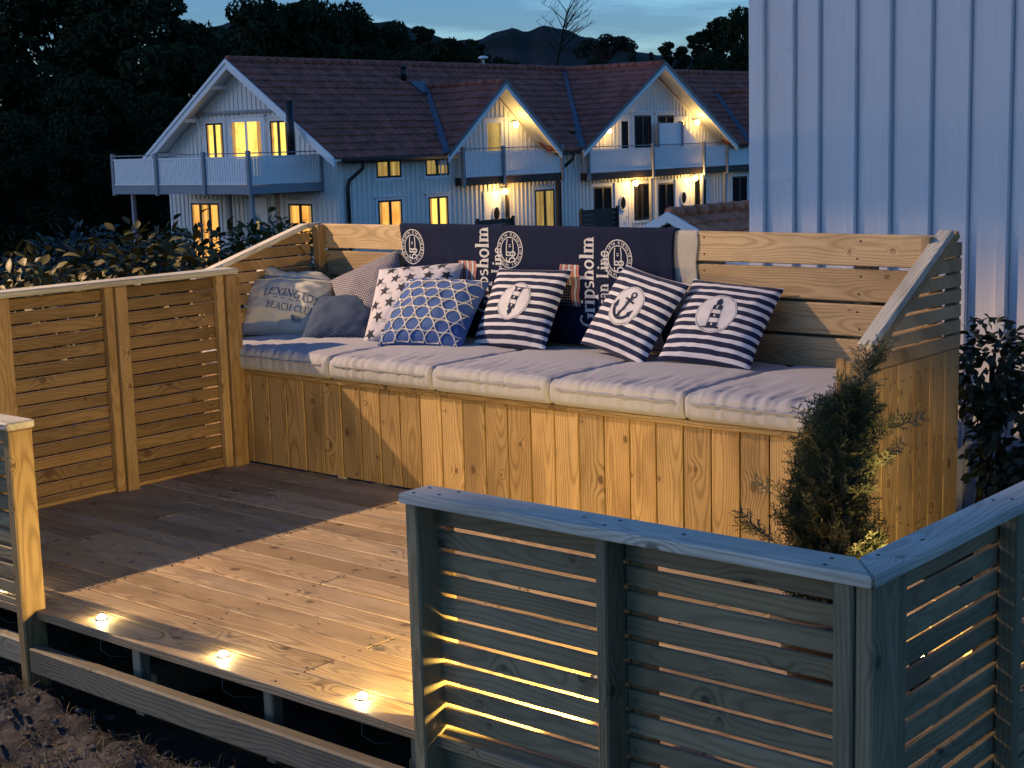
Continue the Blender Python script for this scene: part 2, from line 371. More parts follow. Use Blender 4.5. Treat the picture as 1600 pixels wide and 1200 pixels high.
for (px, py) in cols:
    top = at(px, py, 172); 
    for r_ in range(15):
        t = r_ / 14
        g = at(px, py, 112 + 60 * t if r_ < 12 else 172 + 18 * (r_ - 11))
        z0 = -6.0; prof_z = z0 + (top.z - z0) * (math.sin(min(1, t * 14 / 11.0) * math.pi / 2) ** 1.3 if r_ < 12 else 1 - .25 * (r_ - 11))
        prof_z += (.3 * noise.noise(Vector((px * .03, t * 6, 0))) + .15 * noise.noise(Vector((px * .1, t * 17, 3)))) * min(1, t * 3) * (1 if r_ < 11 else .25)
        V.append((g.x, g.y, prof_z))
F = [(a * 15 + r_, (a + 1) * 15 + r_, (a + 1) * 15 + r_ + 1, a * 15 + r_ + 1) for a in range(len(cols) - 1) for r_ in range(14)]
tag(mesh('hill', V, F, HM.m, None, True), 'dark rocky heath hill rising behind the far roofs', 'hill', kind='structure')

# ------------------------------------------------------------------ deck
def screws(name, parent, pts, nrm, rad=.0042, mat=SCREW):
    g = Geo(); n = Vector(nrm)
    for p in pts: g.lathe(Vector(p), [(rad, 0), (rad * .9, .0012)], 7, n)
    return tag(g.build(name, mat, parent), kind='stuff')
deck = thing('wooden_deck', 'weathered pine board deck with a thick front edge', 'deck', (2, -1, 0))
PITCH, GAP = .1195, .0045
JOIST = [-.03, .555, 1.14, 1.725, 2.31, 2.895, 3.48, 3.98]
pts = []
for r_ in range(16):
    y0 = -1.86 + r_ * PITCH; y1 = min(y0 + PITCH - GAP, -.003)
    cuts = {0: [3.48], 1: [2.31], 2: [1.14, 3.48], 3: [2.31], 4: [2.895], 5: [.555, 2.895], 6: [1.725], 7: [2.895], 8: [.555, 2.31], 9: [1.14], 10: [.555, 2.895], 11: [1.725], 12: [.555, 2.31], 13: [1.14], 14: [2.31], 15: [.555]}[r_]
    e = [-.12] + cuts + [4.0]
    for a, b in zip(e[:-1], e[1:]):
        zt = random.uniform(-.0012, .0008)
        board('board', deck, (a + .001, b - .001, y0, y1, zt - .028, zt), 'x', W_DECK, .003)
    for jx in JOIST[1:-1]:
        for yy in (y0 + .024, y1 - .024):
            if jx in cuts:
                pts += [(jx - .014 + random.uniform(-.003, .003), yy, .0002), (jx + .014 + random.uniform(-.003, .003), yy, .0002)]
            else: pts.append((jx + random.uniform(-.006, .006), yy + random.uniform(-.004, .004), .0002))
screws('screw_heads', deck, pts, (0, 0, 1))
for jx in JOIST: board('joist', deck, (jx - .0225, jx + .0225, -1.45, -.01, -.13, -.032), 'y', W_BEAM)
board('front_beam', deck, (-.1, 1.174, -1.88, -1.835, -.187, -.104), 'xv', W_BEAM, .006)
board('front_beam', deck, (1.222, 3.98, -1.905, -1.86, -.187, -.104), 'xv', W_BEAM, .006)
for bx in (.45, 1.07, 1.659, 2.247, 2.80, 3.4): board('support_block', deck, (bx - .019, bx + .019, -1.82, -1.782, -.25, -.031), 'zx', W_BEAM)
for bx in (.1, 1.4, 2.6, 3.7): board('ground_beam', deck, (bx - .0475, bx + .0475, -1.6, -.05, -.36, -.235), 'y', W_BEAM)
board('rear_beam', deck, (-.1, 3.98, -.60, -.555, -.232, -.134), 'xv', W_BEAM)

# recessed step lights
def deck_light(x, label):
    t = thing('deck_light', label, 'light', (x, -1.79, 0), 'recessed lights along the deck edge')
    g = Geo(); g.lathe((x, -1.79, .0), [(.017, -.02), (.0175, .003), (.014, .0045), (.0125, .004)], 20); g.build('rim', SCREW_BRIGHT, t, True)
    g = Geo(); g.lathe((x, -1.79, .0042), [(.0135, 0), (.013, .005), (.009, .009), (.002, .011)], 20); g.build('lens', LED, t, True)
    g = Geo(); g.tube([(x + .004, -1.795, -.022), (x + .006, -1.80, -.05), (x + .02, -1.815, -.085), (x + .05, -1.80, -.105), (x + .12, -1.76, -.10)], .0022, 5); g.build('cable', METAL_DARK, t, True)
    lt = bpy.data.lights.new('deck_light_glow', 'POINT'); lt.energy = .6; lt.color = (1, .72, .34); lt.shadow_soft_size = .012
    lo = bpy.data.objects.new('bulb', lt); COL.objects.link(lo); lo.parent = t; lo.location = (0, 0, .02)
for x, lb in ((.888, 'small lit deck light just left of the yellow-lit end post'), (1.455, 'small lit deck light nearest to the yellow-lit end post on its right'),
              (2.03, 'small lit deck light, middle one on the open deck edge'), (2.585, 'small lit deck light closest to the slatted front railing')):
    deck_light(x, lb)

# ------------------------------------------------------------------ storage bench
bench = thing('storage_bench', 'long golden pine storage bench with plank front and board backrest', 'bench', (1.4, .4, 0))
x = -.2775
edges = [-.268] + [.059 - .1155 * k for k in (2, 1, 0)] + [.059 + .1155 * k for k in range(1, 26)]
edges = sorted(e for e in edges if e < 2.95) + [2.969]
for a, b in zip(edges[:-1], edges[1:]):
    dy = random.uniform(-.0012, .0012)
    board('front_board', bench, (a + .0036, b - .0036, .0 + dy, .028 + dy, .006, .403), 'zx', W_BENCH, .0022)
board('lid_edge', bench, (-.268, 1.86, -.014, .022, .405, .428), 'x', W_BENCH, .004)
board('lid_edge', bench, (1.862, 2.969, -.014, .022, .4045, .4275), 'x', W_BENCH, .004)
board('lid', bench, (-.262, 2.969, .0235, .735, .408, .427), 'x', W_BENCH)
for k, (z0, z1) in enumerate(((.909, 1.027), (.778, .897), (.647, .766), (.517, .635), (.40, .505))):
    board('back_board', bench, (-.252, 2.958, .74, .766, z0, z1), 'xv', W_BACK, .004)
for px_ in (-.235, .5, 1.2, 1.95, 2.62): board('back_post', bench, (px_, px_ + .07, .768, .838, -.3, 1.015), 'zx', W_BEAM)
for z0, z1 in ((.30, .43), (.435, .565), (.57, .70), (.705, .84)): board('gap_backing_board', bench, (-.25, 2.93, .840, .860, z0, z1), 'xv', W_BEAM)  # boards added behind the backrest so the gaps between its planks look dark
board('corner_post', bench, (-.255, -.21, .692, .738, .43, 1.024), 'zx', W_FENCE, .004)
board('corner_post', bench, (2.915, 2.952, .70, .738, .43, 1.024), 'zx', W_BACK, .004)
# right end: plank panel, slats and sloping cap
ye = [.003, .13, .25, .37, .49, .612, .734, .857]
for a, b in zip(ye[:-1], ye[1:]):
    board('end_board', bench, (2.979, 3.0, a + .0015, b - .0015, -.27, .617), 'zy', W_BENCH, .0035)
board('end_stile', bench, (2.97, 3.001, -.016, .0, -.02, .684), 'zx', W_BENCH, .004)
def slope_r(z): return .205 + (z - .69) * 1.76
for z0, z1 in ((.62, .667), (.676, .719), (.731, .775), (.786, .830), (.841, .886), (.896, .941), (.951, .998)):
    y0 = slope_r(z1) if z0 > .67 else .003
    y0b = max(.003, slope_r(z0) - .0) if z0 > .67 else .003
    g = Geo(); xo = random.uniform(-.001, .001)
    g.prism([(2.98 + xo, y0b + .02, z0), (2.98 + xo, .857, z0), (2.98 + xo, .857, z1), (2.98 + xo, y0 + .02, z1)], (.021, 0, 0)) 
    s_ = mesh('end_slat', [tuple((0, 0, 0)) for _ in range(0)] or g.v, g.f, W_BACK, bench)
board('end_rear_post', bench, (2.935, 2.978, .862, .90, -.2, .98), 'zx', W_BEAM)
beam('end_cap', bench, (2.972, .185, .699), (2.972, .79, 1.0355), .058, .026, W_CAP, (0, -.49, .87), .004)
beam('end_cap_batten', bench, (2.9895, .23, .694), (2.9895, .835, 1.0275), .024, .03, W_BENCH, (0, -.49, .87), .003)
pts = []
for zz in (.05, .30, .56):
    for a, b in zip(ye[:-1], ye[1:]): pts += [(3.0002, a + .03, zz + random.uniform(-.02, .02)), (3.0002, b - .03, zz + random.uniform(-.02, .02))]
screws('end_screw_heads', bench, pts, (1, 0, 0), .0038)
pts = []
for px_ in (-.2, .535, 1.235, 1.985, 2.655, 2.94):
    for z0, z1 in ((.912, 1.027), (.781, .897), (.65, .764), (.52, .634)): pts += [(px_ + random.uniform(-.01, .01), .7398, z0 + .025), (px_ + random.uniform(-.01, .01), .7398, z1 - .025)]
screws('back_screw_heads', bench, pts, (0, -1, 0), .0042)
# left end
for a, b in ((.03, .15), (.152, .27), (.272, .39), (.392, .51), (.512, .63), (.632, .735)):
    board('end_board', bench, (-.262, -.242, a, b, .43, .645), 'zy', W_BENCH, .003)
board('end_ledge', bench, (-.28, -.238, .02, .735, .646, .664), 'y', W_BENCH)
def slope_l(z): return .094 + (z - .848) * 3.45
for z0, z1 in ((.676, .719), (.728, .772), (.780, .823), (.832, .875), (.884, .930), (.939, .985)):
    g = Geo(); ya = max(-.04, slope_l(z1)); yb = max(-.04, slope_l(z0))
    g.prism([(-.29, yb, z0), (-.29, .69, z0), (-.29, .69, z1), (-.29, ya, z1)], (.02, 0, 0)); g.build('end_slat', W_FENCE, bench)
beam('end_cap', bench, (-.272, -.03, .822), (-.272, .655, 1.020), .052, .024, W_CAP, (0, -.278, .96), .004)
board('end_cap', bench, (-.298, -.246, .6555, .766, 1.008, 1.031), 'y', W_CAP)
board('end_post', bench, (-.315, -.2925, .02, .085, -.3, .82), 'zy', W_FENCE)

# ------------------------------------------------------------------ slatted fences and railings
def fence_left():
    t = thing('slat_fence', 'tall golden slatted fence on the left side of the deck', 'fence', (0, -.95, 0))
    ends = [(-1.80, -1.25), (-1.15, -.715), (-.612, -.14)]
    for a, b in ends:
        for k in range(16):
            z1 = .8455 - .0540 * k
            xo = random.uniform(-.0012, .0012)
            board('slat', t, (-.023 + xo, -.001 + xo, a - .035, b + .035, z1 - .0450, z1), 'yv', W_SLAT, .003)
        board('batten', t, (.0, .033, b, b + .040, .0, .856), 'zy', W_FENCE, .004)
        board('batten', t, (.0, .033, a - .040, a, .0, .856), 'zy', W_FENCE, .004)
    board('bottom_rail', t, (-.02, .012, -1.78, -.10, .001, .017), 'yv', W_FENCE, .003)
    for a in (-1.84, -1.248, -.672, -.097):
        board('post', t, (-.022, .046, a + .0025, a + .0575, -.02, .856), 'zy', W_FENCE, .005)
    board('post', t, (-.022, .04, -.036, -.018, -.02, .84), 'zy', W_FENCE, .003)
    board('cap_rail', t, (-.062, .05, -1.86, -.028, .8565, .881), 'y', W_CAP, .004)
fence_left()

SLAT_Y = (-1.829, -1.813)
BACK_Y = -1.756
def rail_panel(t, xa, xb, n=16, top=.556, mat=W_RAIL):
    sp = []
    for k in range(n):
        z1 = top - .0548 * k
        yo = random.uniform(-.0012, .0012)
        board('slat', t, (xa, xb, SLAT_Y[0] + yo, SLAT_Y[1] + yo, z1 - .0428, z1), 'xv', mat, .003)
        for sx in (xa + .02, xb - .02): sp.append((sx + random.uniform(-.003, .003), SLAT_Y[0] - .0005, z1 - .0225 + random.uniform(-.006, .006)))
    screws('screw_heads', t, sp, (0, -1, 0), .0035, SCREW_BRIGHT)
    board('batten', t, (xa, xa + .036, SLAT_Y[1] + .002, BACK_Y, -.29, .574), 'zx', W_FENCE, .003)
    board('batten', t, (xb - .036, xb, SLAT_Y[1] + .002, BACK_Y, -.29, .574), 'zx', W_FENCE, .003)
CAPT = (.5755, .599)
near = thing('slatted_railing', 'grey-green slatted railing in the front, longest one facing the camera', 'railing', (3.4, -1.86, -.3))
board('post', near, (2.873, 2.911, -1.90, -1.80, -.29, .575), 'zx', W_RAIL, .004)
rail_panel(near, 2.862, 3.452)
board('post', near, (3.427, 3.456, -1.90, -1.834, -.29, .575), 'zx', W_RAIL, .004)
rail_panel(near, 3.4545, 4.0)
board('post', near, (3.984, 4.0245, -1.90, -1.834, -.29, .575), 'zx', W_RAIL, .004)
board('post', near, (4.026, 4.064, -1.892, -1.785, -.29, .575), 'zx', W_RAIL, .004)
# mitred cap: front leg
g = Geo(); g.prism([(2.862, -1.911, CAPT[0]), (4.0725, -1.911, CAPT[0]), (3.984, -1.8025, CAPT[0]), (2.862, -1.8025, CAPT[0])], (0, 0, CAPT[1] - CAPT[0]))
def bevel_last(o, off=.004):
    bm = bmesh.new(); bm.from_mesh(o.data); bmesh.ops.recalc_face_normals(bm, faces=bm.faces); bmesh.ops.bevel(bm, geom=list(bm.edges), offset=off, segments=2, affect='EDGES'); bm.to_mesh(o.data); bm.free()
o = g.build('cap_rail', W_CAP, near); bevel_last(o)
screws('screw_heads', near, [(2.893, -1.888, .5993), (2.889, -1.83, .5993), (2.955, -1.868, .5993), (2.975, -1.822, .5993), (3.44, -1.88, .5993), (3.445, -1.83, .5993), (3.62, -1.85, .5993), (3.96, -1.885, .5993), (3.95, -1.84, .5993)], (0, 0, 1), .0045)
side = thing('slatted_railing', 'dark slatted side railing at the lower right, running away from the corner', 'railing', (4.05, -1.2, -.3), )
sp = []
for k in range(16):
    z1 = .548 - .0548 * k
    for a, b in ((-1.74, -1.16), (-1.15, -.56)):
        xo = random.uniform(-.0012, .0012)
        board('slat', side, (3.998 + xo, 4.014 + xo, a, b, z1 - .0428, z1), 'yv', W_RAIL, .003)
    sp += [(4.0155, -1.72, z1 - .02), (4.0155, -1.19, z1 - .02)]
screws('screw_heads', side, sp, (1, 0, 0), .0035, SCREW_BRIGHT)
for a in (-1.7835, -1.215, -.60): board('post', side, (4.0175, 4.060, a, a + .04, -.29, .575), 'zy', W_RAIL, .004)
for a in (-1.74, -1.19, -1.146, -.60): board('batten', side, (3.95, 3.993, a, a + .036, -.29, .574), 'zy', W_FENCE, .003)
g = Geo(); g.prism([(4.0745, -1.911, CAPT[0]), (4.0745, -.52, CAPT[0]), (3.986, -.52, CAPT[0]), (3.986, -1.8025, CAPT[0])], (0, 0, CAPT[1] - CAPT[0]))
o = mesh('cap_rail', [(v[1], -v[0], v[2]) for v in g.v], g.f, W_CAP, None); bevel_last(o)
o.rotation_euler = (0, 0, R(90)); lc = o.location.copy(); o.parent = side; o.location = Vector((-lc.y, lc.x, lc.z)) - side.location
screws('screw_heads', side, [(4.01, -1.77, .5993), (4.04, -1.2, .5993), (4.01, -1.23, .5993), (4.03, -1.62, .5993)], (0, 0, 1), .0045)
stub = thing('slatted_railing', 'short railing at the left edge ending in a yellow-lit post', 'railing', (.6, -1.86, -.3))
board('post', stub, (1.168, 1.208, -1.904, -1.822, -.255, .574), 'zx', W_BENCH, .005)
SLAT_Y = (-1.858, -1.838)
BACK_Y = -1.82
for a, b in ((.62, 1.166), (.0, .58)):
    rail_panel(stub, a, b, 11, .566, W_RAIL)
for a in (.582, -.06): board('post', stub, (a, a + .036, -1.90, -1.862, -.255, .574), 'zx', W_RAIL, .004)
board('cap_rail', stub, (-.08, 1.212, -1.913, -1.815, .5745, .599), 'x', W_CAP, .004)

# ------------------------------------------------------------------ street lamp outside the frame, garden spotlight
t = thing('floodlight_post', 'post with a warm floodlight beyond the left fence', 'floodlight', (-4.2, -2.5, -.5))
FL = Vector((-4.0, -2.5, 4.2)); FAIM = Vector((.6, -.6, .0)); fd = (FAIM - FL).normalized()
g = Geo(); g.tube([(-4.25, -2.66, -.9), (-4.25, -2.66, 2), (-4.25, -2.66, 4.4)], [.06, .05, .045], 10); g.build('pole', METAL_GREY, t, True)
g = Geo(); g.tube([(-4.25, -2.66, 4.25), (-4.12, -2.58, 4.27)], .03, 8); g.build('bracket', METAL_GREY, t, True)
g = Geo(); g.lathe(FL, [(.05, -.12), (.10, -.06), (.13, .02), (.12, .02), (.08, -.05)], 20, fd); g.build('lamp_head', METAL_DARK, t, True)
g = Geo(); g.lathe(FL - fd * .045, [(.07, 0), (.05, .006)], 16, fd); g.build('bulb_glass', emit('floodlight_glow', (1, .7, .4), 20), t, True)
lt = bpy.data.lights.new('floodlight_light', 'SPOT'); lt.energy = LAMP_W; lt.color = (1.0, .66, .38); lt.shadow_soft_size = .03; lt.spot_size = R(41); lt.spot_blend = .3
lo = bpy.data.objects.new('bulb', lt); COL.objects.link(lo); lo.parent = t; lo.location = FL + fd * .03 - t.location; lo.rotation_euler = fd.to_track_quat('-Z', 'Y').to_euler()

def spotlight(loc, aim, W, label, size, blend, hh=.06):
    t = thing('garden_spotlight', label, 'spotlight', loc)
    loc = Vector(loc); d = (Vector(aim) - loc).normalized(); h = loc + Vector((0, 0, hh))
    g = Geo(); g.lathe(loc, [(.03, .001), (.03, .008), (.008, .012), (.007, hh - .01)], 14); g.build('stand', METAL_DARK, t, True)
    g = Geo(); g.lathe(h, [(.012, -.045), (.02, -.03), (.026, .01), (.029, .03), (.026, .03), (.02, .016)], 16, d); g.build('housing', METAL_DARK, t, True)
    g = Geo(); g.lathe(h + d * .018, [(.021, 0), (.018, .003)], 14, d); g.build('lens', emit('spot_lens_glow', (1, .72, .22), 60), t)
    lt = bpy.data.lights.new('garden_spot_light', 'SPOT'); lt.energy = W; lt.color = (1.0, .66, .17); lt.shadow_soft_size = .018; lt.spot_size = R(size); lt.spot_blend = blend
    lo = bpy.data.objects.new('bulb', lt); COL.objects.link(lo); lo.parent = t; lo.location = h + d * .034 - loc
    lo.rotation_euler = d.to_track_quat('-Z', 'Y').to_euler()
spotlight((3.24, -1.62, .001), (2.24, -1.36, -.10), SPOT_A, 'small warm spotlight on the deck close behind the front railing', 126, .95, .13)
spotlight((3.86, -.62, .001), (2.86, -.04, -.06), SPOT_B, 'small warm spotlight on the deck beside the side railing', 76, .4)
spotlight((3.69, -.90, .001), (3.53, -1.02, .62), SPOT_C, 'small warm spotlight aimed up into the arborvitae', 70, .7)

# ------------------------------------------------------------------ fabrics
def fabric(name, col, rough=.85, weave=900.0, var=.10, bump=.0006):
    M = Mat(name, rough, col, .15); o = M.obj()
    n = M.noise(o, 11.0, 4.0); f = M.noise(o, weave, 2.0)
    c = M.mix(n, tuple(v * (1 - var) for v in col), tuple(v * (1 + var) for v in col))
    M.base(M.mix(M.math('MULTIPLY', f, .25), c, tuple(v * .6 for v in col)))
    M.b.inputs['Sheen Weight'].default_value = .12
    M.bump(f, bump, .6); return M.m
F_SEAT = fabric('seat_linen', (.375, .375, .405))
F_PIPE = fabric('seat_piping', (.31, .30, .305))
F_CANVAS = fabric('canvas_bag_cloth', (.52, .50, .44))
F_BLUEINK = fabric('faded_blue_print', (.085, .12, .20))
F_NAVY = fabric('navy_blanket_cloth', (.008, .013, .040), .95); F_NAVY.node_tree.nodes['Principled BSDF'].inputs['Sheen Weight'].default_value = 0
F_PRINT = fabric('white_print', (.52, .53, .56))
F_RED = fabric('faded_red_print', (.40, .17, .15))
F_NAVYINK = fabric('navy_applique', (.013, .02, .055))
F_PATCH = fabric('white_patch', (.58, .57, .60))
F_ROPE = fabric('white_cord', (.60, .58, .55))
F_ROPEB = fabric('blue_quilted_cotton', (.055, .115, .32), var=.2)
F_STARW = fabric('white_star_cotton', (.55, .53, .57))
F_STARB = fabric('dark_star_print', (.028, .03, .048))
F_KNIT = fabric('beige_knit_throw', (.42, .39, .34), .95, 170.0, .25, .004)
def uvmat(name):
    M = Mat(name, .85, spec=.15); s = M.n('ShaderNodeSeparateXYZ', {0: M.n('ShaderNodeTexCoord').outputs['UV']}); return M, s.outputs[0], s.outputs[1]
M, u, v = uvmat('navy_white_stripes')
ws = M.math('ADD', v, M.math('MULTIPLY', M.math('SUBTRACT', M.noise(M.xyz(u, v), 5.0, 2.0), .5), .010))
st = M.mr(M.math('ABSOLUTE', M.math('SUBTRACT', M.math('FRACT', M.math('MULTIPLY', ws, 10.5)), .5)), .205, .235)
M.base(M.mix(st, (.58, .57, .60), (.011, .017, .05)))
M.b.inputs['Sheen Weight'].default_value = .1; M.bump(M.noise(M.obj(), 800.0, 2.0), .0005, .5); F_STRIPE = M.m
def geo_pattern(name, a, b):
    M, u, v = uvmat(name)
    n_ = 24.0
    p = M.math('MULTIPLY', u, n_); q = M.math('MULTIPLY', v, n_)
    def tri(t): return M.math('ABSOLUTE', M.math('SUBTRACT', M.math('FRACT', t), .5))
    d1 = M.math('ADD', tri(M.math('ADD', p, q)), tri(M.math('SUBTRACT', p, q)))
    d2 = M.math('ABSOLUTE', M.math('SUBTRACT', tri(p), tri(q)))
    k = M.math('ADD', M.math('MULTIPLY', M.mr(d1, .42, .5), .7), M.math('MULTIPLY', M.mr(d2, .12, .06), .6), clamp=True)
    M.base(M.mix(k, a, b)); M.bump(k, .0008, .4); return M.m
F_GEO = geo_pattern('grey_trellis_cotton', (.045, .05, .085), (.34, .31, .32))
F_GEO2 = geo_pattern('navy_trellis_cotton', (.010, .020, .055), (.085, .12, .19))

# ------------------------------------------------------------------ seat cushions
def cushion(x0, x1, seed, label, y0=-.035, y1=.705, z0=.4285, z1=.531):
    cx, cy, cz = (x0 + x1) / 2, (y0 + y1) / 2, (z0 + z1) / 2
    a, b, c = (x1 - x0) / 2, (y1 - y0) / 2, (z1 - z0) / 2
    t = thing('seat_cushion', label, 'cushion', (cx, cy, z0), 'pale linen seat cushions in a row')
    bm = bmesh.new(); bmesh.ops.create_cube(bm, size=2)
    n_ = 84
    ex = [e for e in bm.edges if abs(e.verts[0].co.x - e.verts[1].co.x) > 1]; bmesh.ops.subdivide_edges(bm, edges=ex, cuts=n_, use_grid_fill=True)
    ey = [e for e in bm.edges if abs(e.verts[0].co.y - e.verts[1].co.y) > 1]; bmesh.ops.subdivide_edges(bm, edges=ey, cuts=60, use_grid_fill=True)
    ez = [e for e in bm.edges if abs(e.verts[0].co.z - e.verts[1].co.z) > 1]; bmesh.ops.subdivide_edges(bm, edges=ez, cuts=12, use_grid_fill=True)
    for vv in bm.verts:
        p = vv.co.copy(); X, Y, Z = p
        # rounded box
        r = .022; q = Vector((X * a, Y * b, Z * c)); rz = .024
        inner = Vector((max(-a + r, min(a - r, q.x)), max(-b + r, min(b - r, q.y)), max(-c + rz, min(c - rz, q.z))))
        d = q - inner
        if d.length > 1e-6:
            l = max(abs(d.x) / r, abs(d.y) / r, abs(d.z) / rz); dn = Vector((d.x / r, d.y / r, d.z / rz)); dn = dn / dn.length * l
            q = inner + Vector((dn.x * r, dn.y * r, dn.z * rz))
        # crown and sag
        dome = (1 - X * X) * (1 - Y * Y)
        if Z > 0: q.z += Z * (.007 * dome + .004 * (1 - Y * Y)) - .006 * max(0, Z) * abs(X) ** 8
        if Z < 0: q.z = max(q.z, -c)
        # puckers running in from the seams
        wx, wy = q.x + cx, q.y + cy
        ef = max(0, 1 - abs(b + q.y) / .30) if Z > -.9 else 0
        s1 = noise.noise(Vector((wx * 34 + 1.6 * noise.noise(Vector((wx * 4, wy * 5, seed))), wy * 4.2, seed)))
        s1 = math.copysign(abs(s1) ** .8, s1) - .25 * abs(s1)
        s2 = noise.noise(Vector((wx * 75 + 2 * noise.noise(Vector((wx * 6, wy * 9, seed))), wy * 10, seed + 5)))
        pk = (.0075 * s1 + .0036 * s2) * ef ** .7
        dg = noise.noise(Vector(((wx + wy * .55) * 13 + 2.2 * noise.noise(Vector((wx * 3, wy * 3, seed))), (wx * .5 - wy) * 2.6, seed)))
        diag = (dg - .9 * abs(dg) * (dg > 0)) * .0105 * (.5 + noise.noise(Vector((wx * 2.2, wy * 2.2, seed + 3)))) * max(0, Z) * (1 - .3 * ef)
        sx = max(0, 1 - (a - abs(q.x)) / .10); pk2 = .0040 * noise.noise(Vector((wy * 30, wx * 5, seed + 9))) * sx
        if Y < -.5 and abs(Z) < .98: q.y -= .55 * pk + .010 * (1 - Z * Z)
        q.z += (pk + pk2 + diag) * max(0, min(1, (Z + .35)))
        vv.co = q
    me = bpy.data.meshes.new('cover'); bm.to_mesh(me); bm.free(); me.polygons.foreach_set('use_smooth', [True] * len(me.polygons))
    link('cover', me, F_SEAT, t, (0, 0, c))
    for zz, yo in ((.012, .006),):
        g = Geo(); pts = []
        for i in range(41):
            xx = -a + .012 + (2 * a - .024) * i / 40
            edge = sstep(0, .05, a - abs(xx)); 
            pts.append((cx + xx, y0 - .0135 * edge + .012 * (1 - edge) - .004 * noise.noise(Vector(((cx + xx) * 26, y0 * 3, seed))), cz + zz + .0025 * noise.noise(Vector((xx * 18, 0, seed)))))
        g.tube(pts, .0034, 6); g.build('piping', F_PIPE, t, True)
cushion(-.235, .606, 1.3, 'leftmost pale linen seat cushion under the canvas bag')
cushion(.607, 1.204, 2.7, 'pale linen seat cushion under the blue cord-patterned pillow')
cushion(1.205, 1.80, 4.1, 'pale linen seat cushion in the middle of the bench')
cushion(1.801, 2.398, 5.9, 'pale linen seat cushion below the anchor and lighthouse pillows')
cushion(2.399, 2.966, 7.7, 'empty pale linen seat cushion at the right end of the bench')

# ------------------------------------------------------------------ pillows
def pframe(yaw, lean, roll):
    u = Vector((math.cos(yaw), math.sin(yaw), 0)); b = Vector((-math.sin(yaw), math.cos(yaw), 0))
    v = Vector((0, 0, 1)) * math.cos(lean) + b * math.sin(lean); n = u.cross(v)
    return u * math.cos(roll) + v * math.sin(roll), -u * math.sin(roll) + v * math.cos(roll), n
class Pillow:
    def __init__(s, q, T=.075, seed=0, wr=.004, pinch=.05, bend=0.0, slump=0.0):
        s.c = Vector(q[:3]); s.u, s.v, s.n = pframe(*q[3:6]); s.w, s.h = q[6], q[7]; s.T = T; s.seed = seed; s.wr = wr; s.p = pinch; s.bend = bend; s.slump = slump
    def pt(s, a, b, side=1, off=0.0):
        """a,b in [-1,1]"""
        ca, cb = max(-1, min(1, a)), max(-1, min(1, b))
        e = (1 - abs(ca) ** 2.4) * (1 - abs(cb) ** 2.4)
        th = s.T * max(0, e) ** .5 * (1 - .25 * s.slump * cb)
        x = a * s.w / 2 * (1 - s.p * (1 - cb * cb) * abs(ca)); y = b * s.h / 2 * (1 - s.p * (1 - ca * ca) * abs(cb))
        wv = noise.noise(Vector((a * 2.3, b * 2.3, s.seed))) * 1.6 + noise.noise(Vector((a * 5 + s.seed, b * 5, 3 + side)))
        # puckers near the seam
        dx, dy = 1 - abs(ca), 1 - abs(cb)
        pk = noise.noise(Vector((b * 11, a * 2, s.seed + 2))) * max(0, 1 - dx / .35) + noise.noise(Vector((a * 11, b * 2, s.seed + 7))) * max(0, 1 - dy / .35)
        d = wv * s.wr * min(1, e * 3) + pk * s.wr * .8 * min(1, e * 6)
        back = .55 if side < 0 else 1.0
        bend = s.bend * (a * a - .35) + s.slump * .02 * (b * b)
        return s.c + s.u * x + s.v * y + s.n * (side * (th * back + d + off) + bend)
    def body(s, name, mat, parent, n=36):
        V = []; F = []; uv = []
        for side in (1, -1):
            o0 = len(V)
            for j in range(n + 1):
                for i in range(n + 1):
                    # cosine spacing keeps edges round
                    a = -math.cos(math.pi * i / n) * .35 + (2 * i / n - 1) * .65; b = -math.cos(math.pi * j / n) * .35 + (2 * j / n - 1) * .65
                    V.append(tuple(s.pt(a, b, side))); uv.append(((a + 1) / 2, (b + 1) / 2))
            for j in range(n):
                for i in range(n):
                    q = (o0 + j * (n + 1) + i, o0 + j * (n + 1) + i + 1, o0 + (j + 1) * (n + 1) + i + 1, o0 + (j + 1) * (n + 1) + i)
                    F.append(q if side > 0 else q[::-1])
        o = mesh(name, V, F, mat, parent, True)
        l = o.data.uv_layers.new(name='UVMap')
        for lp in o.data.loops: l.data[lp.index].uv = uv[lp.vertex_index]
        return o
    def m2(s, x, y, off=.0018): return s.pt(2 * x / s.w, 2 * y / s.h, 1, off)
def ribbon(g, f, pts, wd, seg=.012):
    """2-D stroke laid on a surface f(x,y)"""
    P = [Vector((p[0], p[1])) for p in pts]; Q = [P[0]]
    for a, b in zip(P[:-1], P[1:]):
        k = max(1, int((b - a).length / seg)); Q += [a + (b - a) * (i / k) for i in range(1, k + 1)]
    n0 = len(g.v)
    for i, p in enumerate(Q):
        d = Q[min(i + 1, len(Q) - 1)] - Q[max(i - 1, 0)]
        d = d.normalized() if d.length > 1e-9 else Vector((1, 0)); nn = Vector((-d.y, d.x)) * wd / 2
        g.v.append(tuple(f(p.x + nn.x, p.y + nn.y))); g.v.append(tuple(f(p.x - nn.x, p.y - nn.y)))
    for i in range(len(Q) - 1): a = n0 + 2 * i; g.f.append((a, a + 1, a + 3, a + 2))
def fan(g, f, c, pts):
    """filled star-convex polygon on a surface, two rings"""
    n0 = len(g.v); c = Vector(c); P = [Vector(p) for p in pts]; k = len(P)
    g.v.append(tuple(f(*c))); 
    for s_ in (.35, .7, 1): g.v += [tuple(f(*(c + (p - c) * s_))) for p in P]
    for i in range(k):
        j = (i + 1) % k; g.f.append((n0, n0 + 1 + i, n0 + 1 + j))
        for r_ in range(2): a = n0 + 1 + r_ * k; g.f.append((a + i, a + k + i, a + k + j, a + j))
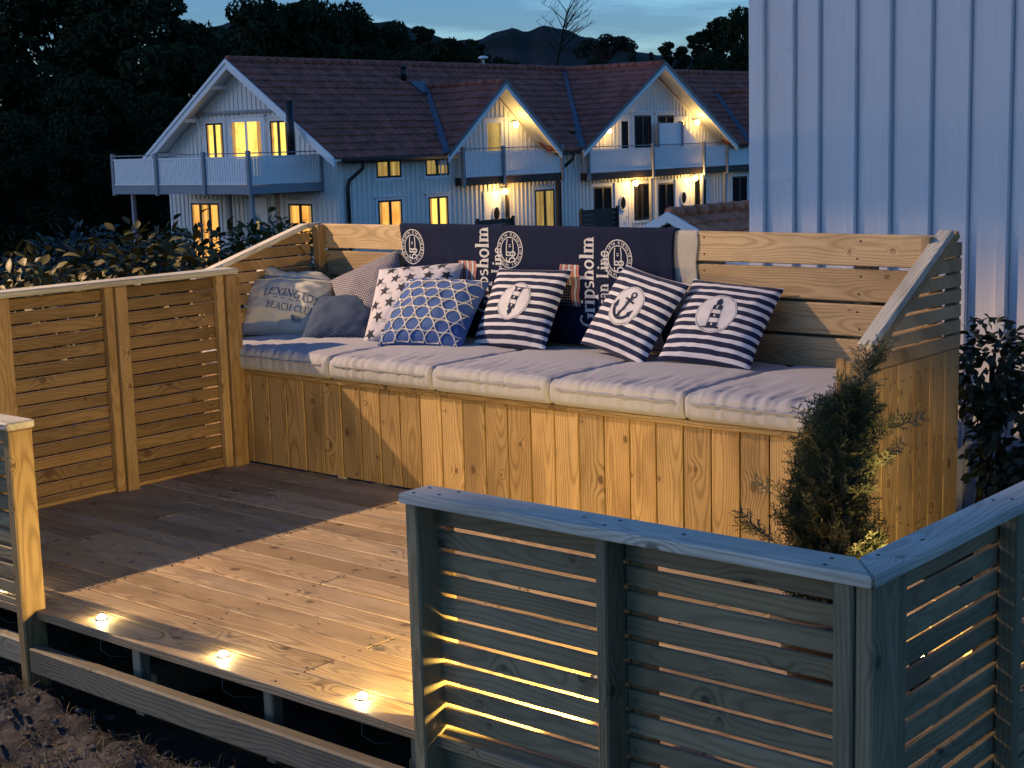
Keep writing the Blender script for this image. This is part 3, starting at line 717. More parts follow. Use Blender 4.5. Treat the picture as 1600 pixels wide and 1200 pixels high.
def arc(cx, cy, rx, ry, a0, a1, n=10): return [(cx + rx * math.cos(R(a0 + (a1 - a0) * i / n)), cy + ry * math.sin(R(a0 + (a1 - a0) * i / n))) for i in range(n + 1)]
TH, TN = .17, .075
def serif(x, y, w_=.28): return ([(x - w_ / 2, y), (x + w_ / 2, y)], TN)
GL = {
 'L': (.68, [([(.2, 0), (.2, 1)], TH), ([(.06, .03), (.64, .03)], TN), ([(.62, .03), (.62, .28)], TN), serif(.2, .97)]),
 'E': (.72, [([(.2, 0), (.2, 1)], TH), ([(.06, .03), (.66, .03)], TN), ([(.06, .97), (.62, .97)], TN), ([(.2, .52), (.5, .52)], TN), ([(.65, .03), (.65, .25)], TN), ([(.61, .97), (.61, .77)], TN), ([(.5, .4), (.5, .64)], TN)]),
 'X': (.80, [([(.12, 1), (.66, 0)], TH), ([(.66, 1), (.12, 0)], TN), serif(.14, .97), serif(.64, .97), serif(.12, .03), serif(.66, .03)]),
 'I': (.42, [([(.2, 0), (.2, 1)], TH), serif(.2, .97, .34), serif(.2, .03, .34)]),
 'N': (.86, [([(.16, 0), (.16, 1)], TN), ([(.16, 1), (.70, 0)], TH), ([(.70, 0), (.70, 1)], TN), serif(.14, .97), serif(.70, .97), serif(.16, .03)]),
 'G': (.86, [(arc(.45, .5, .34, .48, 50, 300, 16), .13), ([(.70, .08), (.70, .44)], TH), serif(.68, .46, .34)]),
 'T': (.76, [([(.37, 0), (.37, 1)], TH), ([(.04, .97), (.70, .97)], TN), ([(.05, .97), (.05, .74)], TN), ([(.69, .97), (.69, .74)], TN), serif(.37, .03, .34)]),
 'O': (.88, [(arc(.44, .5, .34, .47, 0, 360, 22), .12)]),
 'B': (.74, [([(.2, 0), (.2, 1)], TH), ([(.06, .97), (.40, .97)], TN), ([(.06, .03), (.44, .03)], TN), ([(.2, .52), (.42, .52)], TN), (arc(.38, .745, .22, .225, -90, 90, 8), .11), (arc(.40, .275, .26, .245, -90, 90, 8), .11)]),
 'A': (.82, [([(.40, 1), (.68, 0)], TH), ([(.38, 1), (.12, 0)], TN), ([(.22, .34), (.58, .34)], TN), serif(.12, .03), serif(.68, .03)]),
 'C': (.80, [(arc(.45, .5, .34, .47, 48, 312, 16), .13), ([(.69, .62), (.69, .95)], TN)]),
 'H': (.86, [([(.2, 0), (.2, 1)], TH), ([(.66, 0), (.66, 1)], TH), ([(.2, .52), (.66, .52)], TN), serif(.2, .97), serif(.66, .97), serif(.2, .03), serif(.66, .03)]),
 'U': (.84, [([(.2, 1), (.2, .32)], TH), (arc(.42, .32, .22, .30, 180, 360, 8), .10), ([(.64, .32), (.64, 1)], TN), serif(.2, .97), serif(.64, .97)]),
 ' ': (.4, []),
 'r': (.46, [([(.16, 0), (.16, .62)], TH), (arc(.34, .42, .18, .19, 170, 50, 6), .10), serif(.1, .62, .16), serif(.17, .03)]),
 'i': (.34, [([(.16, 0), (.16, .62)], TH), ([(.16, .80), (.16, .94)], TH), serif(.1, .62, .16), serif(.17, .03)]),
 'p': (.60, [([(.16, -.30), (.16, .62)], TH), (arc(.32, .32, .20, .30, -140, 140, 12), .12), serif(.1, .62, .16), serif(.17, -.28)]),
 's': (.48, [(arc(.24, .47, .15, .14, 40, 270, 8) + arc(.24, .17, .17, .15, 90, -140, 8), .11)]),
 'h': (.64, [([(.16, 0), (.16, 1)], TH), (arc(.33, .40, .17, .21, 160, 0, 8), .10), ([(.50, .40), (.50, 0)], TH), serif(.1, .98, .16), serif(.17, .03), serif(.5, .03)]),
 'o': (.60, [(arc(.30, .31, .21, .30, 0, 360, 16), .13)]),
 'l': (.34, [([(.16, 0), (.16, 1)], TH), serif(.1, .98, .16), serif(.17, .03)]),
 'm': (.94, [([(.16, 0), (.16, .62)], TH), (arc(.32, .40, .16, .21, 160, 0, 8), .10), ([(.48, .40), (.48, 0)], TH), (arc(.64, .40, .16, .21, 160, 0, 8), .10), ([(.80, .40), (.80, 0)], TH), serif(.1, .62, .16), serif(.17, .03), serif(.48, .03), serif(.8, .03)]),
 'n': (.64, [([(.16, 0), (.16, .62)], TH), (arc(.33, .40, .17, .21, 160, 0, 8), .10), ([(.50, .40), (.50, 0)], TH), serif(.1, .62, .16), serif(.17, .03), serif(.5, .03)]),
 'e': (.54, [(arc(.28, .31, .20, .29, 5, 310, 14), .11), ([(.10, .34), (.46, .34)], TN)]),
 'a': (.56, [(arc(.24, .47, .16, .14, 150, 0, 6) + [(.40, .05)], .11), (arc(.24, .18, .15, .16, 60, 330, 8), .10)]),
 'c': (.50, [(arc(.28, .31, .20, .29, 45, 315, 12), .12)]),
 '5': (.58, [([(.48, .95), (.16, .95), (.13, .55)], .10), (arc(.27, .32, .22, .29, 120, -150, 12), .12)]),
 '8': (.58, [(arc(.28, .74, .17, .21, 0, 360, 12), .11), (arc(.28, .27, .21, .26, 0, 360, 12), .12)]),
}
def text(g, f, s, x, y, size, ang=0.0, stretch=1.0, warp=None):
    """serif lettering; f maps local metres to the surface; warp bends the baseline"""
    ca, sa = math.cos(R(ang)), math.sin(R(ang)); cx = 0
    for ch in s:
        adv, st_ = GL[ch]
        for pts, wd in st_:
            P = []
            for (a, b) in pts:
                X = (cx + a) * size * stretch; Y = b * size
                if warp: X, Y = warp(X, Y)
                P.append((x + X * ca - Y * sa, y + X * sa + Y * ca))
            ribbon(g, f, P, wd * size, .006)
        cx += adv
    return cx * size * stretch

def patch(p, t, cx, cy, rx, ry, ang):
    """oval appliqué with stitched ring; returns a map for the motif"""
    ca, sa = math.cos(R(ang)), math.sin(R(ang))
    f = lambda x, y, off: p.m2(cx + x * ca - y * sa, cy + x * sa + y * ca, off)
    g = Geo(); fan(g, lambda x, y: f(x, y, .0022), (0, 0), [(rx * math.cos(2 * math.pi * i / 40), ry * math.sin(2 * math.pi * i / 40)) for i in range(40)]); g.build('patch', F_PATCH, t, True)
    g = Geo()
    for i in range(56):
        a0 = 2 * math.pi * i / 56; pts = [(.94 * rx * math.cos(a0 + k * .012), .94 * ry * math.sin(a0 + k * .012)) for k in (0, 3, 5)]
        ribbon(g, lambda x, y: f(x, y, .0034), pts, .0032)
    tag(g.build('stitching', F_NAVYINK, t), kind='stuff')
    return lambda x, y: f(x, y, .0040)
def striped(q, motif, label, ang, seed, T=.06, pc=(0, .01)):
    t = thing('striped_pillow', label, 'pillow', (q[0], q[1], .53), 'navy and white striped pillows')
    p = Pillow(q, T, seed, .0045); p.body('cover', F_STRIPE, t)
    f0 = patch(p, t, pc[0], pc[1], .086, .090, ang); f = lambda x, y: f0(x * 1.18, y * 1.12)
    g = Geo()
    if motif == 'anchor':
        ribbon(g, f, [(0, -.055), (0, .036)], .010); ribbon(g, f, arc(0, .047, .010, .010, 0, 360, 12), .0055); ribbon(g, f, [(-.024, .022), (.024, .022)], .008)
        ribbon(g, f, arc(0, -.008, .043, .046, 200, 340, 16), .011)
        for s_ in (-1, 1): fan(g, f, (s_ * .042, -.018), [(s_ * .052, -.028), (s_ * .048, .004), (s_ * .030, -.020)])
        ribbon(g, f, [(.010, .034), (-.012, .010), (.012, -.012), (-.010, -.034), (.016, -.046)], .0028)
    else:
        y0, sg = (-.060, 1)
        def seg(ya, yb, wa, wb):
            g.quad(f(-wa, ya), f(wa, ya), f(wb, yb), f(-wb, yb))
        W_ = lambda y: .0185 - .085 * (y + .05) * .55 if True else 0
        fan(g, f, (0, -.058), [(-.042, -.062), (.030, -.062), (.026, -.054), (-.020, -.054)])
        for ya, yb in ((-.055, -.038), (-.020, -.003), (.013, .027)):
            seg(ya, yb, W_(ya), W_(yb))
        seg(.027, .032, .0165, .0165); seg(.032, .046, .009, .009); fan(g, f, (0, .050), [(-.012, .046), (.012, .046), (.004, .056), (0, .064), (-.004, .056)])
        for yy in (-.046, -.012, .02):
            pass
        for s_ in (-1, 1): ribbon(g, f, [(s_ * W_(-.05), -.05), (s_ * W_(.03), .03)], .0018)
        g2 = Geo(); f2 = lambda x, y: p.m2(pc[0] + 1.18 * x * math.cos(R(ang)) - 1.12 * y * math.sin(R(ang)), pc[1] + 1.18 * x * math.sin(R(ang)) + 1.12 * y * math.cos(R(ang)), .0052)
        for yy in (-.046, -.012, .020): g2.quad(f2(-.0028, yy - .004), f2(.0028, yy - .004), f2(.0028, yy + .004), f2(-.0028, yy + .004))
        g2.build('motif_windows', F_PATCH, t)
    g.build('motif', F_NAVYINK, t)
striped((1.142, .600, .691, -.022, .553, .022, .41, .385), 'lighthouse', 'striped navy pillow with an upside-down lighthouse patch, next to the blue one', 172, 3.0)
striped((1.763, .560, .702, -.167, .585, -.177, .40, .38), 'anchor', 'striped navy pillow with an anchor patch, tilted to the side', -14, 8.0)
striped((2.156, .580, .684, .103, .711, -.08, .40, .385), 'lighthouse', 'striped navy pillow with an upright lighthouse patch, rightmost on the bench', 2, 12.0)

# star pillow
q = (.566, .535, .694, .30, .70, .10, .42, .41)
t = thing('star_pillow', 'white pillow printed with dark stars', 'pillow', (q[0], q[1], .53)); p = Pillow(q, .075, 21, .005); p.body('cover', F_STARW, t)
random.seed(11); g = Geo(); g2 = Geo()
for j in range(6):
    for i in range(5):
        x = -.17 + i * .085 + (.042 if j % 2 else 0) + random.uniform(-.008, .008); y = -.175 + j * .070 + random.uniform(-.006, .006); a0 = random.uniform(-25, 25)
        if abs(x) > .195 or abs(y) > .19: continue
        pts = [((.030 if k % 2 == 0 else .0125) * math.cos(R(90 + a0 + 36 * k)) + x, (.030 if k % 2 == 0 else .0125) * math.sin(R(90 + a0 + 36 * k)) + y) for k in range(10)]
        fan(g, p.m2, (x, y), pts)
        for k in range(2):
            xx = x + .034; yy = y - .02 - k * .009; ribbon(g2, p.m2, [(xx - .012, yy), (xx - .004, yy + .002), (xx + .004, yy - .001), (xx + .013, yy)], .0024)
tag(g.build('star_print', F_STARB, t), kind='stuff'); tag(g2.build('script_print', fabric('grey_script_print', (.30, .28, .32)), t), kind='stuff')
# blue pillow with white cord loops
q = (.745, .475, .662, .26, .80, -.03, .42, .385)
t = thing('cord_pillow', 'bright blue quilted pillow with a white cord net pattern', 'pillow', (q[0], q[1], .53)); p = Pillow(q, .08, 31, .006)
o = p.body('cover', F_ROPEB, t)
g = Geo()
for k in range(7):
    y0 = -.171 + k * .057
    for s_ in (-1, 1):
        pts = []
        for i in range(81):
            x = -.200 + .40 * i / 80; ph = math.pi * x / .074 + (0 if k % 2 else math.pi / 2)
            y = y0 + s_ * .0315 * math.sin(ph) ; x2 = x - .005 * math.sin(2 * ph)
            if abs(y) < .19: pts.append(p.m2(x2, y, .0022))
        if len(pts) > 4: g.tube(pts, .0032, 5)
tag(g.build('cord_pattern', F_ROPE, t, True), kind='stuff')
# grey patterned pillows
q = (.245, .585, .715, .25, .62, .50, .36, .36)
t = thing('trellis_pillow', 'grey trellis-patterned pillow with its corner pointing up', 'pillow', (q[0], q[1], .53)); Pillow(q, .06, 41, .006).body('cover', F_GEO, t)
q = (.200, .455, .612, .45, .95, .04, .36, .30)
t = thing('trellis_pillow', 'dark blue trellis-patterned pillow low beside the canvas bag', 'pillow', (q[0], q[1], .53)); Pillow(q, .07, 45, .006).body('cover', F_GEO2, t)

# canvas bag
q = (-.125, .40, .652, .62, .62, -.05, .415, .30)
t = thing('canvas_bag', 'slouchy cream canvas drawstring bag with blue lettering', 'bag', (q[0], q[1], .53)); p = Pillow(q, .10, 52, .009, .02); p.body('cover', F_CANVAS, t, 44)
g = Geo()
wp = lambda X, Y: (X, Y + .020 * (1 - ((X - .13) / .15) ** 2))
text(g, p.m2, 'LEXINGTON', -.105, .008, .042, -9, .98, wp)
text(g, p.m2, 'BEACH CLUB', -.080, -.052, .034, -7, .92)
for k in range(5): ribbon(g, p.m2, [(-.05 + k * .036, .002 - k * .004), (-.026 + k * .036, .000 - k * .004)], .0035)
for k in range(4): ribbon(g, p.m2, [(.048, -.086 - .0065 * k), (.068, -.088 - .0065 * k), (.088, -.090 - .0065 * k)], .0035)
g.quad(p.m2(.044, -.083), p.m2(.062, -.085), p.m2(.062, -.099), p.m2(.044, -.097))
g.build('lettering', F_BLUEINK, t)
# rolled, gathered mouth of the bag
V = []; F = []; nu, nv = 60, 18
for j in range(nv + 1):
    ph = 2 * math.pi * j / nv
    for i in range(nu + 1):
        s_ = i / nu; a = -1.02 + 2.06 * s_
        rr = .038 * (1.15 * math.sin(math.pi * min(1, max(0, s_ * .9 + .12))) ** .55 + .18) * (1 + .25 * noise.noise(Vector((s_ * 7, math.cos(ph), math.sin(ph)))))
        rr *= .55 + .45 * sstep(0, .18, s_)
        base = p.pt(a, .93, 1, -.06) + p.v * (.030 + .018 * math.sin(s_ * 9 + .6) - .035 * s_ ** 2) + p.n * .012
        wr = .0045 * math.sin(s_ * 60 + 4 * math.sin(ph)) * max(0, 1 - s_ * 1.6)
        V.append(tuple(base + p.v * (rr + wr) * math.sin(ph) * .95 + p.n * (rr + wr) * math.cos(ph) * 1.15))
for j in range(nv):
    for i in range(nu): F.append((j * (nu + 1) + i, j * (nu + 1) + i + 1, (j + 1) * (nu + 1) + i + 1, (j + 1) * (nu + 1) + i))
mesh('bag_mouth', V, F, F_CANVAS, t, True)
g = Geo()
g.tube([p.pt(-1.0 + .02 * math.sin(k), .85 - 1.75 * k / 24, 1, .003) for k in range(25)], .0045, 6)
g.tube([p.pt(-.98, -.88, 1, .003), p.pt(-1.03, -.97, 1, .004), p.pt(-1.06, -1.06, 1, .004)], .004, 6); g.build('side_cord', F_BLUEINK, t, True)
g = Geo(); pts = [p.pt(-.95 + 1.9 * k / 30, .80 + .03 * math.sin(k * .7), 1, .004) for k in range(31)]; g.tube(pts, .004, 6); g.build('hem_seam', F_CANVAS, t, True)

# ------------------------------------------------------------------ blankets over the backrest
def drape(name, label, xl, xr, zb_front, zb_back, mat, seed, off, amp, cat='blanket', nx=110):
    """xl, xr: functions of front height z; laid over the top board"""
    prof_ = []
    yf, yb, zt = .7385 - off, .768 + off, 1.028 + off
    nz = 40
    for k in range(nz + 1): prof_.append((yf, zb_front + (zt - .012 - zb_front) * k / nz, 0))
    for k in range(1, 6): a = math.pi - math.pi * k / 6; prof_.append(((yf + yb) / 2 + (yb - yf) / 2 * math.cos(a), zt - .012 + .012 * math.sin(a), 1))
    for k in range(12): prof_.append((yb, zt - .012 - (zt - zb_back) * k / 11, 2))
    V = []; F = []; n_ = len(prof_)
    for i in range(nx + 1):
        s_ = i / nx
        for (y, z, kind_) in prof_:
            zz = z if kind_ == 0 else 2 * zt - z if kind_ == 2 else zt
            x = xl(zz) + (xr(zz) - xl(zz)) * s_
            hang = max(0, min(1, (zt - z) / .25))
            fold = amp * (noise.noise(Vector((x * 5 + z * 1.5, z * 1.2, seed))) + .45 * noise.noise(Vector((x * 17 + z * 5, z * 3, seed + 4)))) * (.15 + .85 * hang)
            fold = abs(fold) * 1.3 + .0006
            V.append((x, y - fold if kind_ < 2 else y + fold, z + (.0018 * noise.noise(Vector((x * 9, seed, 0))) if kind_ == 1 else 0)))
    for i in range(nx):
        for j in range(n_ - 1): F.append((i * n_ + j, (i + 1) * n_ + j, (i + 1) * n_ + j + 1, i * n_ + j + 1))
    t = thing(name, label, cat, ((xl(1) + xr(1)) / 2, .75, 1.03))
    o = mesh('cloth', V, F, mat, t, True)
    md = o.modifiers.new('thickness', 'SOLIDIFY'); md.thickness = .0022; md.offset = 0
    def surf(x, z, lift=.0026):
        hang = max(0, min(1, (zt - z) / .25))
        fold = amp * (noise.noise(Vector((x * 5 + z * 1.5, z * 1.2, seed))) + .45 * noise.noise(Vector((x * 17 + z * 5, z * 3, seed + 4)))) * (.15 + .85 * hang)
        return Vector((x, yf - abs(fold) * 1.3 - .0006 - lift, z))
    return t, surf
drape('knit_throw', 'beige knitted throw hanging beside the navy blanket', lambda z: 1.70, lambda z: 1.952 - .02 * (1.03 - z) + .004 * math.sin(z * 40), .53, .6, F_KNIT, 3.3, .001, .004, 'throw', 40)
bt, surf = drape('navy_blanket', 'navy blanket with white lettering and seals draped over the backrest', lambda z: .304 + .14 * (1.04 - z), lambda z: 1.846 + .004 * math.sin(z * 25), .535, .62, F_NAVY, 6.1, .0075, .015)
for ox in (-.585, 0, .585):
    X0 = .98 + ox
    gw, gr, gs = Geo(), Geo(), Geo()
    lim = lambda x, z: x > .31 + .56 * (1.04 - z)
    if ox > -.5:
        L1 = text(gw, surf, 'Gripsholm', .857 + ox - .002, .612 if ox else .645, .076, 90, .955); gw.build('lettering', F_PRINT, bt); gw = Geo()
        text(gw, surf, 'American Line', .931 + ox, .545, .058, 90, .92); gw.build('lettering', F_PRINT, bt); gw = Geo()
        # flag, turned on its side
        fx, fz = .672 + ox, .875 + (.0 if ox else .0)
        for k in range(7):
            gg = gr if k % 2 == 0 else gw
            xa = fx + k * .0150; wv = [(xa + .0075 + .004 * math.sin(i * 1.1 + ox * 5), fz - i * .0176) for i in range(11)]
            if k < 4: wv = wv[:6]
            ribbon(gg, surf, wv, .0145 if k % 2 == 0 else .0115)
        ca = [(fx + .002, fz - .092), (fx + .056, fz - .092), (fx + .056, fz - .178), (fx + .002, fz - .178)]
        for a_ in range(5):
            for b_ in range(7):
                xx = fx + .008 + a_ * .0105; zz = fz - .100 - b_ * .0118; gs.quad(surf(xx - .002, zz), surf(xx, zz - .0024), surf(xx + .002, zz), surf(xx, zz + .0024))
        tag(gw.build('flag_white_stripes', F_PRINT, bt), kind='stuff'); tag(gr.build('flag_red_stripes', F_RED, bt), kind='stuff'); tag(gs.build('flag_stars', F_PRINT, bt), kind='stuff'); gw = Geo()
    # round seal
    cx, cz = X0 - (.006 if ox < 0 else 0), .930 if ox <= 0 else .906
    for rx, rz, wd in ((.071, .079, .0042), (.050, .055, .0042)): ribbon(gw, surf, [(cx + rx * math.cos(R(a)), cz + rz * math.sin(R(a))) for a in range(0, 361, 8)], wd)
    random.seed(5)
    for k in range(30):
        a = 12 * k
        if a % 180 == 96: continue
        def rp(r_, da): return (cx + (.0605 + r_) * math.cos(R(a + da)), cz + (.067 + r_) * math.sin(R(a + da)))
        ribbon(gw, surf, [rp(-.0055, -2), rp(.0055, -2)], .003)
        if k % 3: ribbon(gw, surf, [rp(.0055, -2), rp(.0055, 3)], .0022)
        if k % 2: ribbon(gw, surf, [rp(-.0055, 3), rp(.0055, 3)], .0026)
        if k % 4 == 1: ribbon(gw, surf, [rp(0, -2), rp(0, 3)], .0022)
    for s_ in (-1, 1): ribbon(gw, surf, [(cx + s_ * .018, cz - .026), (cx + s_ * .018, cz + .020), (cx + s_ * .014, cz + .046)], .0045)
    for zz in (.014, .022): ribbon(gw, surf, [(cx - .006, cz + zz), (cx + .006, cz + zz)], .003)
    text(gw, surf, '58', cx + .030, cz - .056, .050, 90, .9)
    gw.build('seal_print', F_PRINT, bt)

# ------------------------------------------------------------------ white house on the right
wh = thing('white_house', 'white board-and-batten house wall towering at the right edge', 'house', (4, 1.8, -.4))
WY = 1.70; ZT = 4.3
xb = [1.842, 1.968, 2.142, 2.309, 2.492, 2.655, 2.83]
while xb[-1] < 6.9: xb.append(xb[-1] + .172)
e = [1.635] + xb
for a, b in zip(e[:-1], e[1:]):
    board('wall_board', wh, (a + .001, b - .001, WY + random.uniform(0, .002), WY + .022, -.45, ZT), 'zx', HOUSE_WHITE, .002)
for x_ in xb: board('batten', wh, (x_ - .048 - random.uniform(-.003, .003), x_ - .002 + random.uniform(-.003, .003), WY - .024 + random.uniform(-.002, .002), WY - .0005, -.45, ZT), 'zx', HOUSE_WHITE, .004).rotation_euler.rotate_axis('Z', random.uniform(-.0012, .0012))
board('corner_board', wh, (1.612, 1.690, WY - .026, WY - .0008, -.45, ZT), 'zx', HOUSE_WHITE, .005)
board('corner_board', wh, (1.609, 1.6335, WY - .002, WY + .10, -.45, ZT), 'zy', HOUSE_WHITE, .005)
g = Geo(); g.box(1.64, 7.0, WY + .024, 7.5, -.45, ZT); g.build('wall', HOUSE_WHITE, wh)
g = Geo(); g.prism([(1.2, WY - .45, ZT + .02), (1.2, 7.9, ZT + .02), (1.2, 4.6, ZT + 2.4)], (6.3, 0, 0)); g.build('roof', TILE, wh)
pts = []
for zz in (1.05, 1.62, 2.2, 2.8): pts += [(1.70, WY - .001, zz), (1.79, WY - .001, zz), (1.74, WY - .001, zz + .6)] + [(x_ - .025, WY - .0245, zz + .15) for x_ in xb[:9]]
screws('nail_heads', wh, pts, (0, -1, 0), .006, HOUSE_WHITE)

# ------------------------------------------------------------------ far row house
XF, YG, ZG = -26.0, 25.12, -2.5
house = thing('row_house', 'long white row house with brown tile roof, gables and lit windows', 'house', (-30, 40, ZG))
RX, RZ, EZ, EXO = -29.82, 3.90, 1.05, .50
YE = 62.0
def wall_battens(name, pts2d, f, step=.2, depth=.03, wd=.05, parent=house):
    """vertical battens on a wall: pts2d(u)->(z0,z1) ranges, f(u,z,d)->xyz"""
    g = Geo(); u0, u1, fn = pts2d; u = u0
    while u < u1:
        for z0, z1 in fn(u):
            if z1 - z0 > .02:
                A = [f(u, z0, 0), f(u + wd, z0, 0), f(u + wd, z1, 0), f(u, z1, 0)]; d = Vector(f(u, z0, depth)) - Vector(f(u, z0, 0)); g.prism(A, d)
        u += step
    return tag(g.build(name, FAR_WHITE, parent), kind='stuff')
# long facade
g = Geo(); g.box(XF - .2, XF, YG + .01, YE, ZG, EZ + .15); g.build('facade_wall', FAR_WHITE, house)
def cutout(openings, lo, hi):
    def fn(u):
        segs = [(lo, hi(u) if callable(hi) else hi)]
        for (a, b, z0, z1) in openings:
            if a - .10 < u < b + .06:
                ns = []
                for s0, s1 in segs:
                    if z0 - .1 > s0: ns.append((s0, min(s1, z0 - .1)))
                    if z1 + .1 < s1: ns.append((max(s0, z1 + .1), s1))
                segs = ns
        return segs
    return fn
FAC = [(26.59, 27.60, .46, .96), (28.62, 29.63, .45, .95), (26.6, 27.57, -1.55, -.18), (28.70, 29.55, -1.55, -.17), (33.65, 34.66, -1.9, -.17), (31.25, 32.16, -2.3, -.22),
       (36.76, 37.78, -1.5, -.20), (38.03, 38.70, -2.3, -.20), (39.07, 40.08, -1.45, -.20), (40.54, 41.52, -1.45, -.22), (41.67, 42.51, -2.3, -.19), (42.87, 43.62, -1.45, -.17), (45.44, 46.48, -1.45, -.16)]
wall_battens('facade_battens', (YG + .1, YE, cutout(FAC, ZG, EZ - .1)), lambda u, z, d: (XF + d, u, z))
def gable(name, apex_u, apex_z, half, eave_z, f, parent, thick=.2, lo=ZG, mat=FAR_WHITE):
    g = Geo(); A = [f(apex_u - half, lo, 0), f(apex_u + half, lo, 0), f(apex_u + half, eave_z, 0), f(apex_u, apex_z, 0), f(apex_u - half, eave_z, 0)]
    g.prism(A, Vector(f(0, 0, -thick)) - Vector(f(0, 0, 0))); return g.build(name, mat, parent)
def win(y0, y1, z0, z1, f, pane_mat, frame_mat=FAR_DARK, trim=True, mull=1, parent=house, name='window', ledge=True):
    """window > frame, pane, trim. f(u,z,d)"""
    def bx(g, a, b, c, d_, e0, e1):
        P = [f(a, c, e0), f(b, c, e0), f(b, d_, e0), f(a, d_, e0)]; g.prism(P, Vector(f(a, c, e1)) - Vector(f(a, c, e0)))
    c = Vector(f((y0 + y1) / 2, z0, 0))
    g = Geo(); fw = .055
    for a, b, c_, d_ in ((y0, y1, z0, z0 + fw), (y0, y1, z1 - fw, z1), (y0, y0 + fw, z0 + fw, z1 - fw), (y1 - fw, y1, z0 + fw, z1 - fw)): bx(g, a, b, c_, d_, .008, .045)
    for k in range(mull): u = y0 + (y1 - y0) * (k + 1) / (mull + 1); bx(g, u - .045, u + .045, z0 + fw, z1 - fw, .008, .05)
    w_ = g.build(name, frame_mat, parent)
    for k in range(mull + 1):
        a = y0 + (y1 - y0) * k / (mull + 1) + .04; b = y0 + (y1 - y0) * (k + 1) / (mull + 1) - .04
        g = Geo(); bx(g, a, b, z0 + .04, z1 - .04, .010, .018); g.build('pane', pane_mat, w_)
        if pane_mat in (LIT_YELLOW, LIT_ORANGE):
            cwd = (b - a) * (.16 + .16 * ((k * 7 + int(abs(y0) * 10)) % 3) / 2)
            g = Geo()
            for q in range(6):
                for side_ in ((a, 1),) if k == 0 else ((b, -1),) if k == mull else ((a, 1), (b, -1)):
                    u0_ = side_[0] + side_[1] * cwd * q / 6; u1_ = side_[0] + side_[1] * cwd * (q + 1) / 6
                    bx(g, min(u0_, u1_), max(u0_, u1_), z0 + .045, z1 - .045, .019, .021 + .008 * (q % 2))
            tag(g.build('curtain', LIT_CURTAIN, w_), kind='stuff')
    if trim:
        g = Geo(); t_ = .09
        for a, b, c_, d_ in ((y0 - t_, y1 + t_, z1 + .001, z1 + t_), (y0 - t_, y0 - .001, z0, z1), (y1 + .001, y1 + t_, z0, z1), (y0 - t_, y1 + t_, z0 - t_, z0 - .001)): bx(g, a, b, c_, d_, .006, .036)
        g.build('trim', FAR_TRIM, w_)
        if ledge: g = Geo(); bx(g, y0 - .16, y1 + .16, z1 + t_ + .001, z1 + t_ + .03, .0, .10); g.build('ledge', FAR_TRIM, w_)
    return w_
fx = lambda u, z, d: (XF + d, u, z)          # facade facing +X
fy = lambda u, z, d: (u, YG - d, z)          # end gable facing -Y
lit = {0: LIT_DIM, 1: LIT_DIM, 2: LIT_ORANGE, 3: LIT_YELLOW, 4: LIT_DIM}
for k, (a, b, z0, z1) in enumerate(FAC):
    if k in (5, 7, 10): continue
    win(a, b, z0, z1, fx, lit.get(k, GLASS_DARK))
def door(u0, u1, z0, z1, f, parent=house, glow=False):
    def bx(g, a, b, c, d_, e0, e1): P = [f(a, c, e0), f(b, c, e0), f(b, d_, e0), f(a, d_, e0)]; g.prism(P, Vector(f(a, c, e1)) - Vector(f(a, c, e0)))
    g = Geo(); bx(g, u0, u1, z0, z1, .006, .05); d = g.build('door', FAR_TRIM, parent)
    g = Geo()
    for a, b, c_, d_ in ((u0 - .1, u1 + .1, z1 + .001, z1 + .1), (u0 - .1, u0 - .001, z0, z1), (u1 + .001, u1 + .1, z0, z1)): bx(g, a, b, c_, d_, .006, .07)
    g.build('door_frame', FAR_TRIM, d)
    cu, cz = (u0 + u1) / 2, z1 - .62
    g = Geo(); g.prism([f(cu + .15 * math.cos(2 * math.pi * k / 20), cz + .22 * math.sin(2 * math.pi * k / 20), .051) for k in range(20)], Vector(f(0, 0, .02)) - Vector(f(0, 0, 0))); g.build('door_window', LIT_DIM if glow else GLASS_DARK, d)
    g = Geo(); g.tube([f(cu + .17 * math.cos(2 * math.pi * k / 20), cz + .24 * math.sin(2 * math.pi * k / 20), .07) for k in range(21)], .03, 6, False); g.build('door_window_frame', FAR_TRIM, d, True)
    g = Geo(); g.tube([f(u1 - .1, z0 + 1.0, .05), f(u1 - .1, z0 + 1.0, .11), f(u1 - .2, z0 + 1.0, .11)], .012, 6); g.build('handle', METAL_DARK, d, True)
for k in (5, 7, 10): a, b, z0, z1 = FAC[k]; door(a, b, z0, z1, fx)
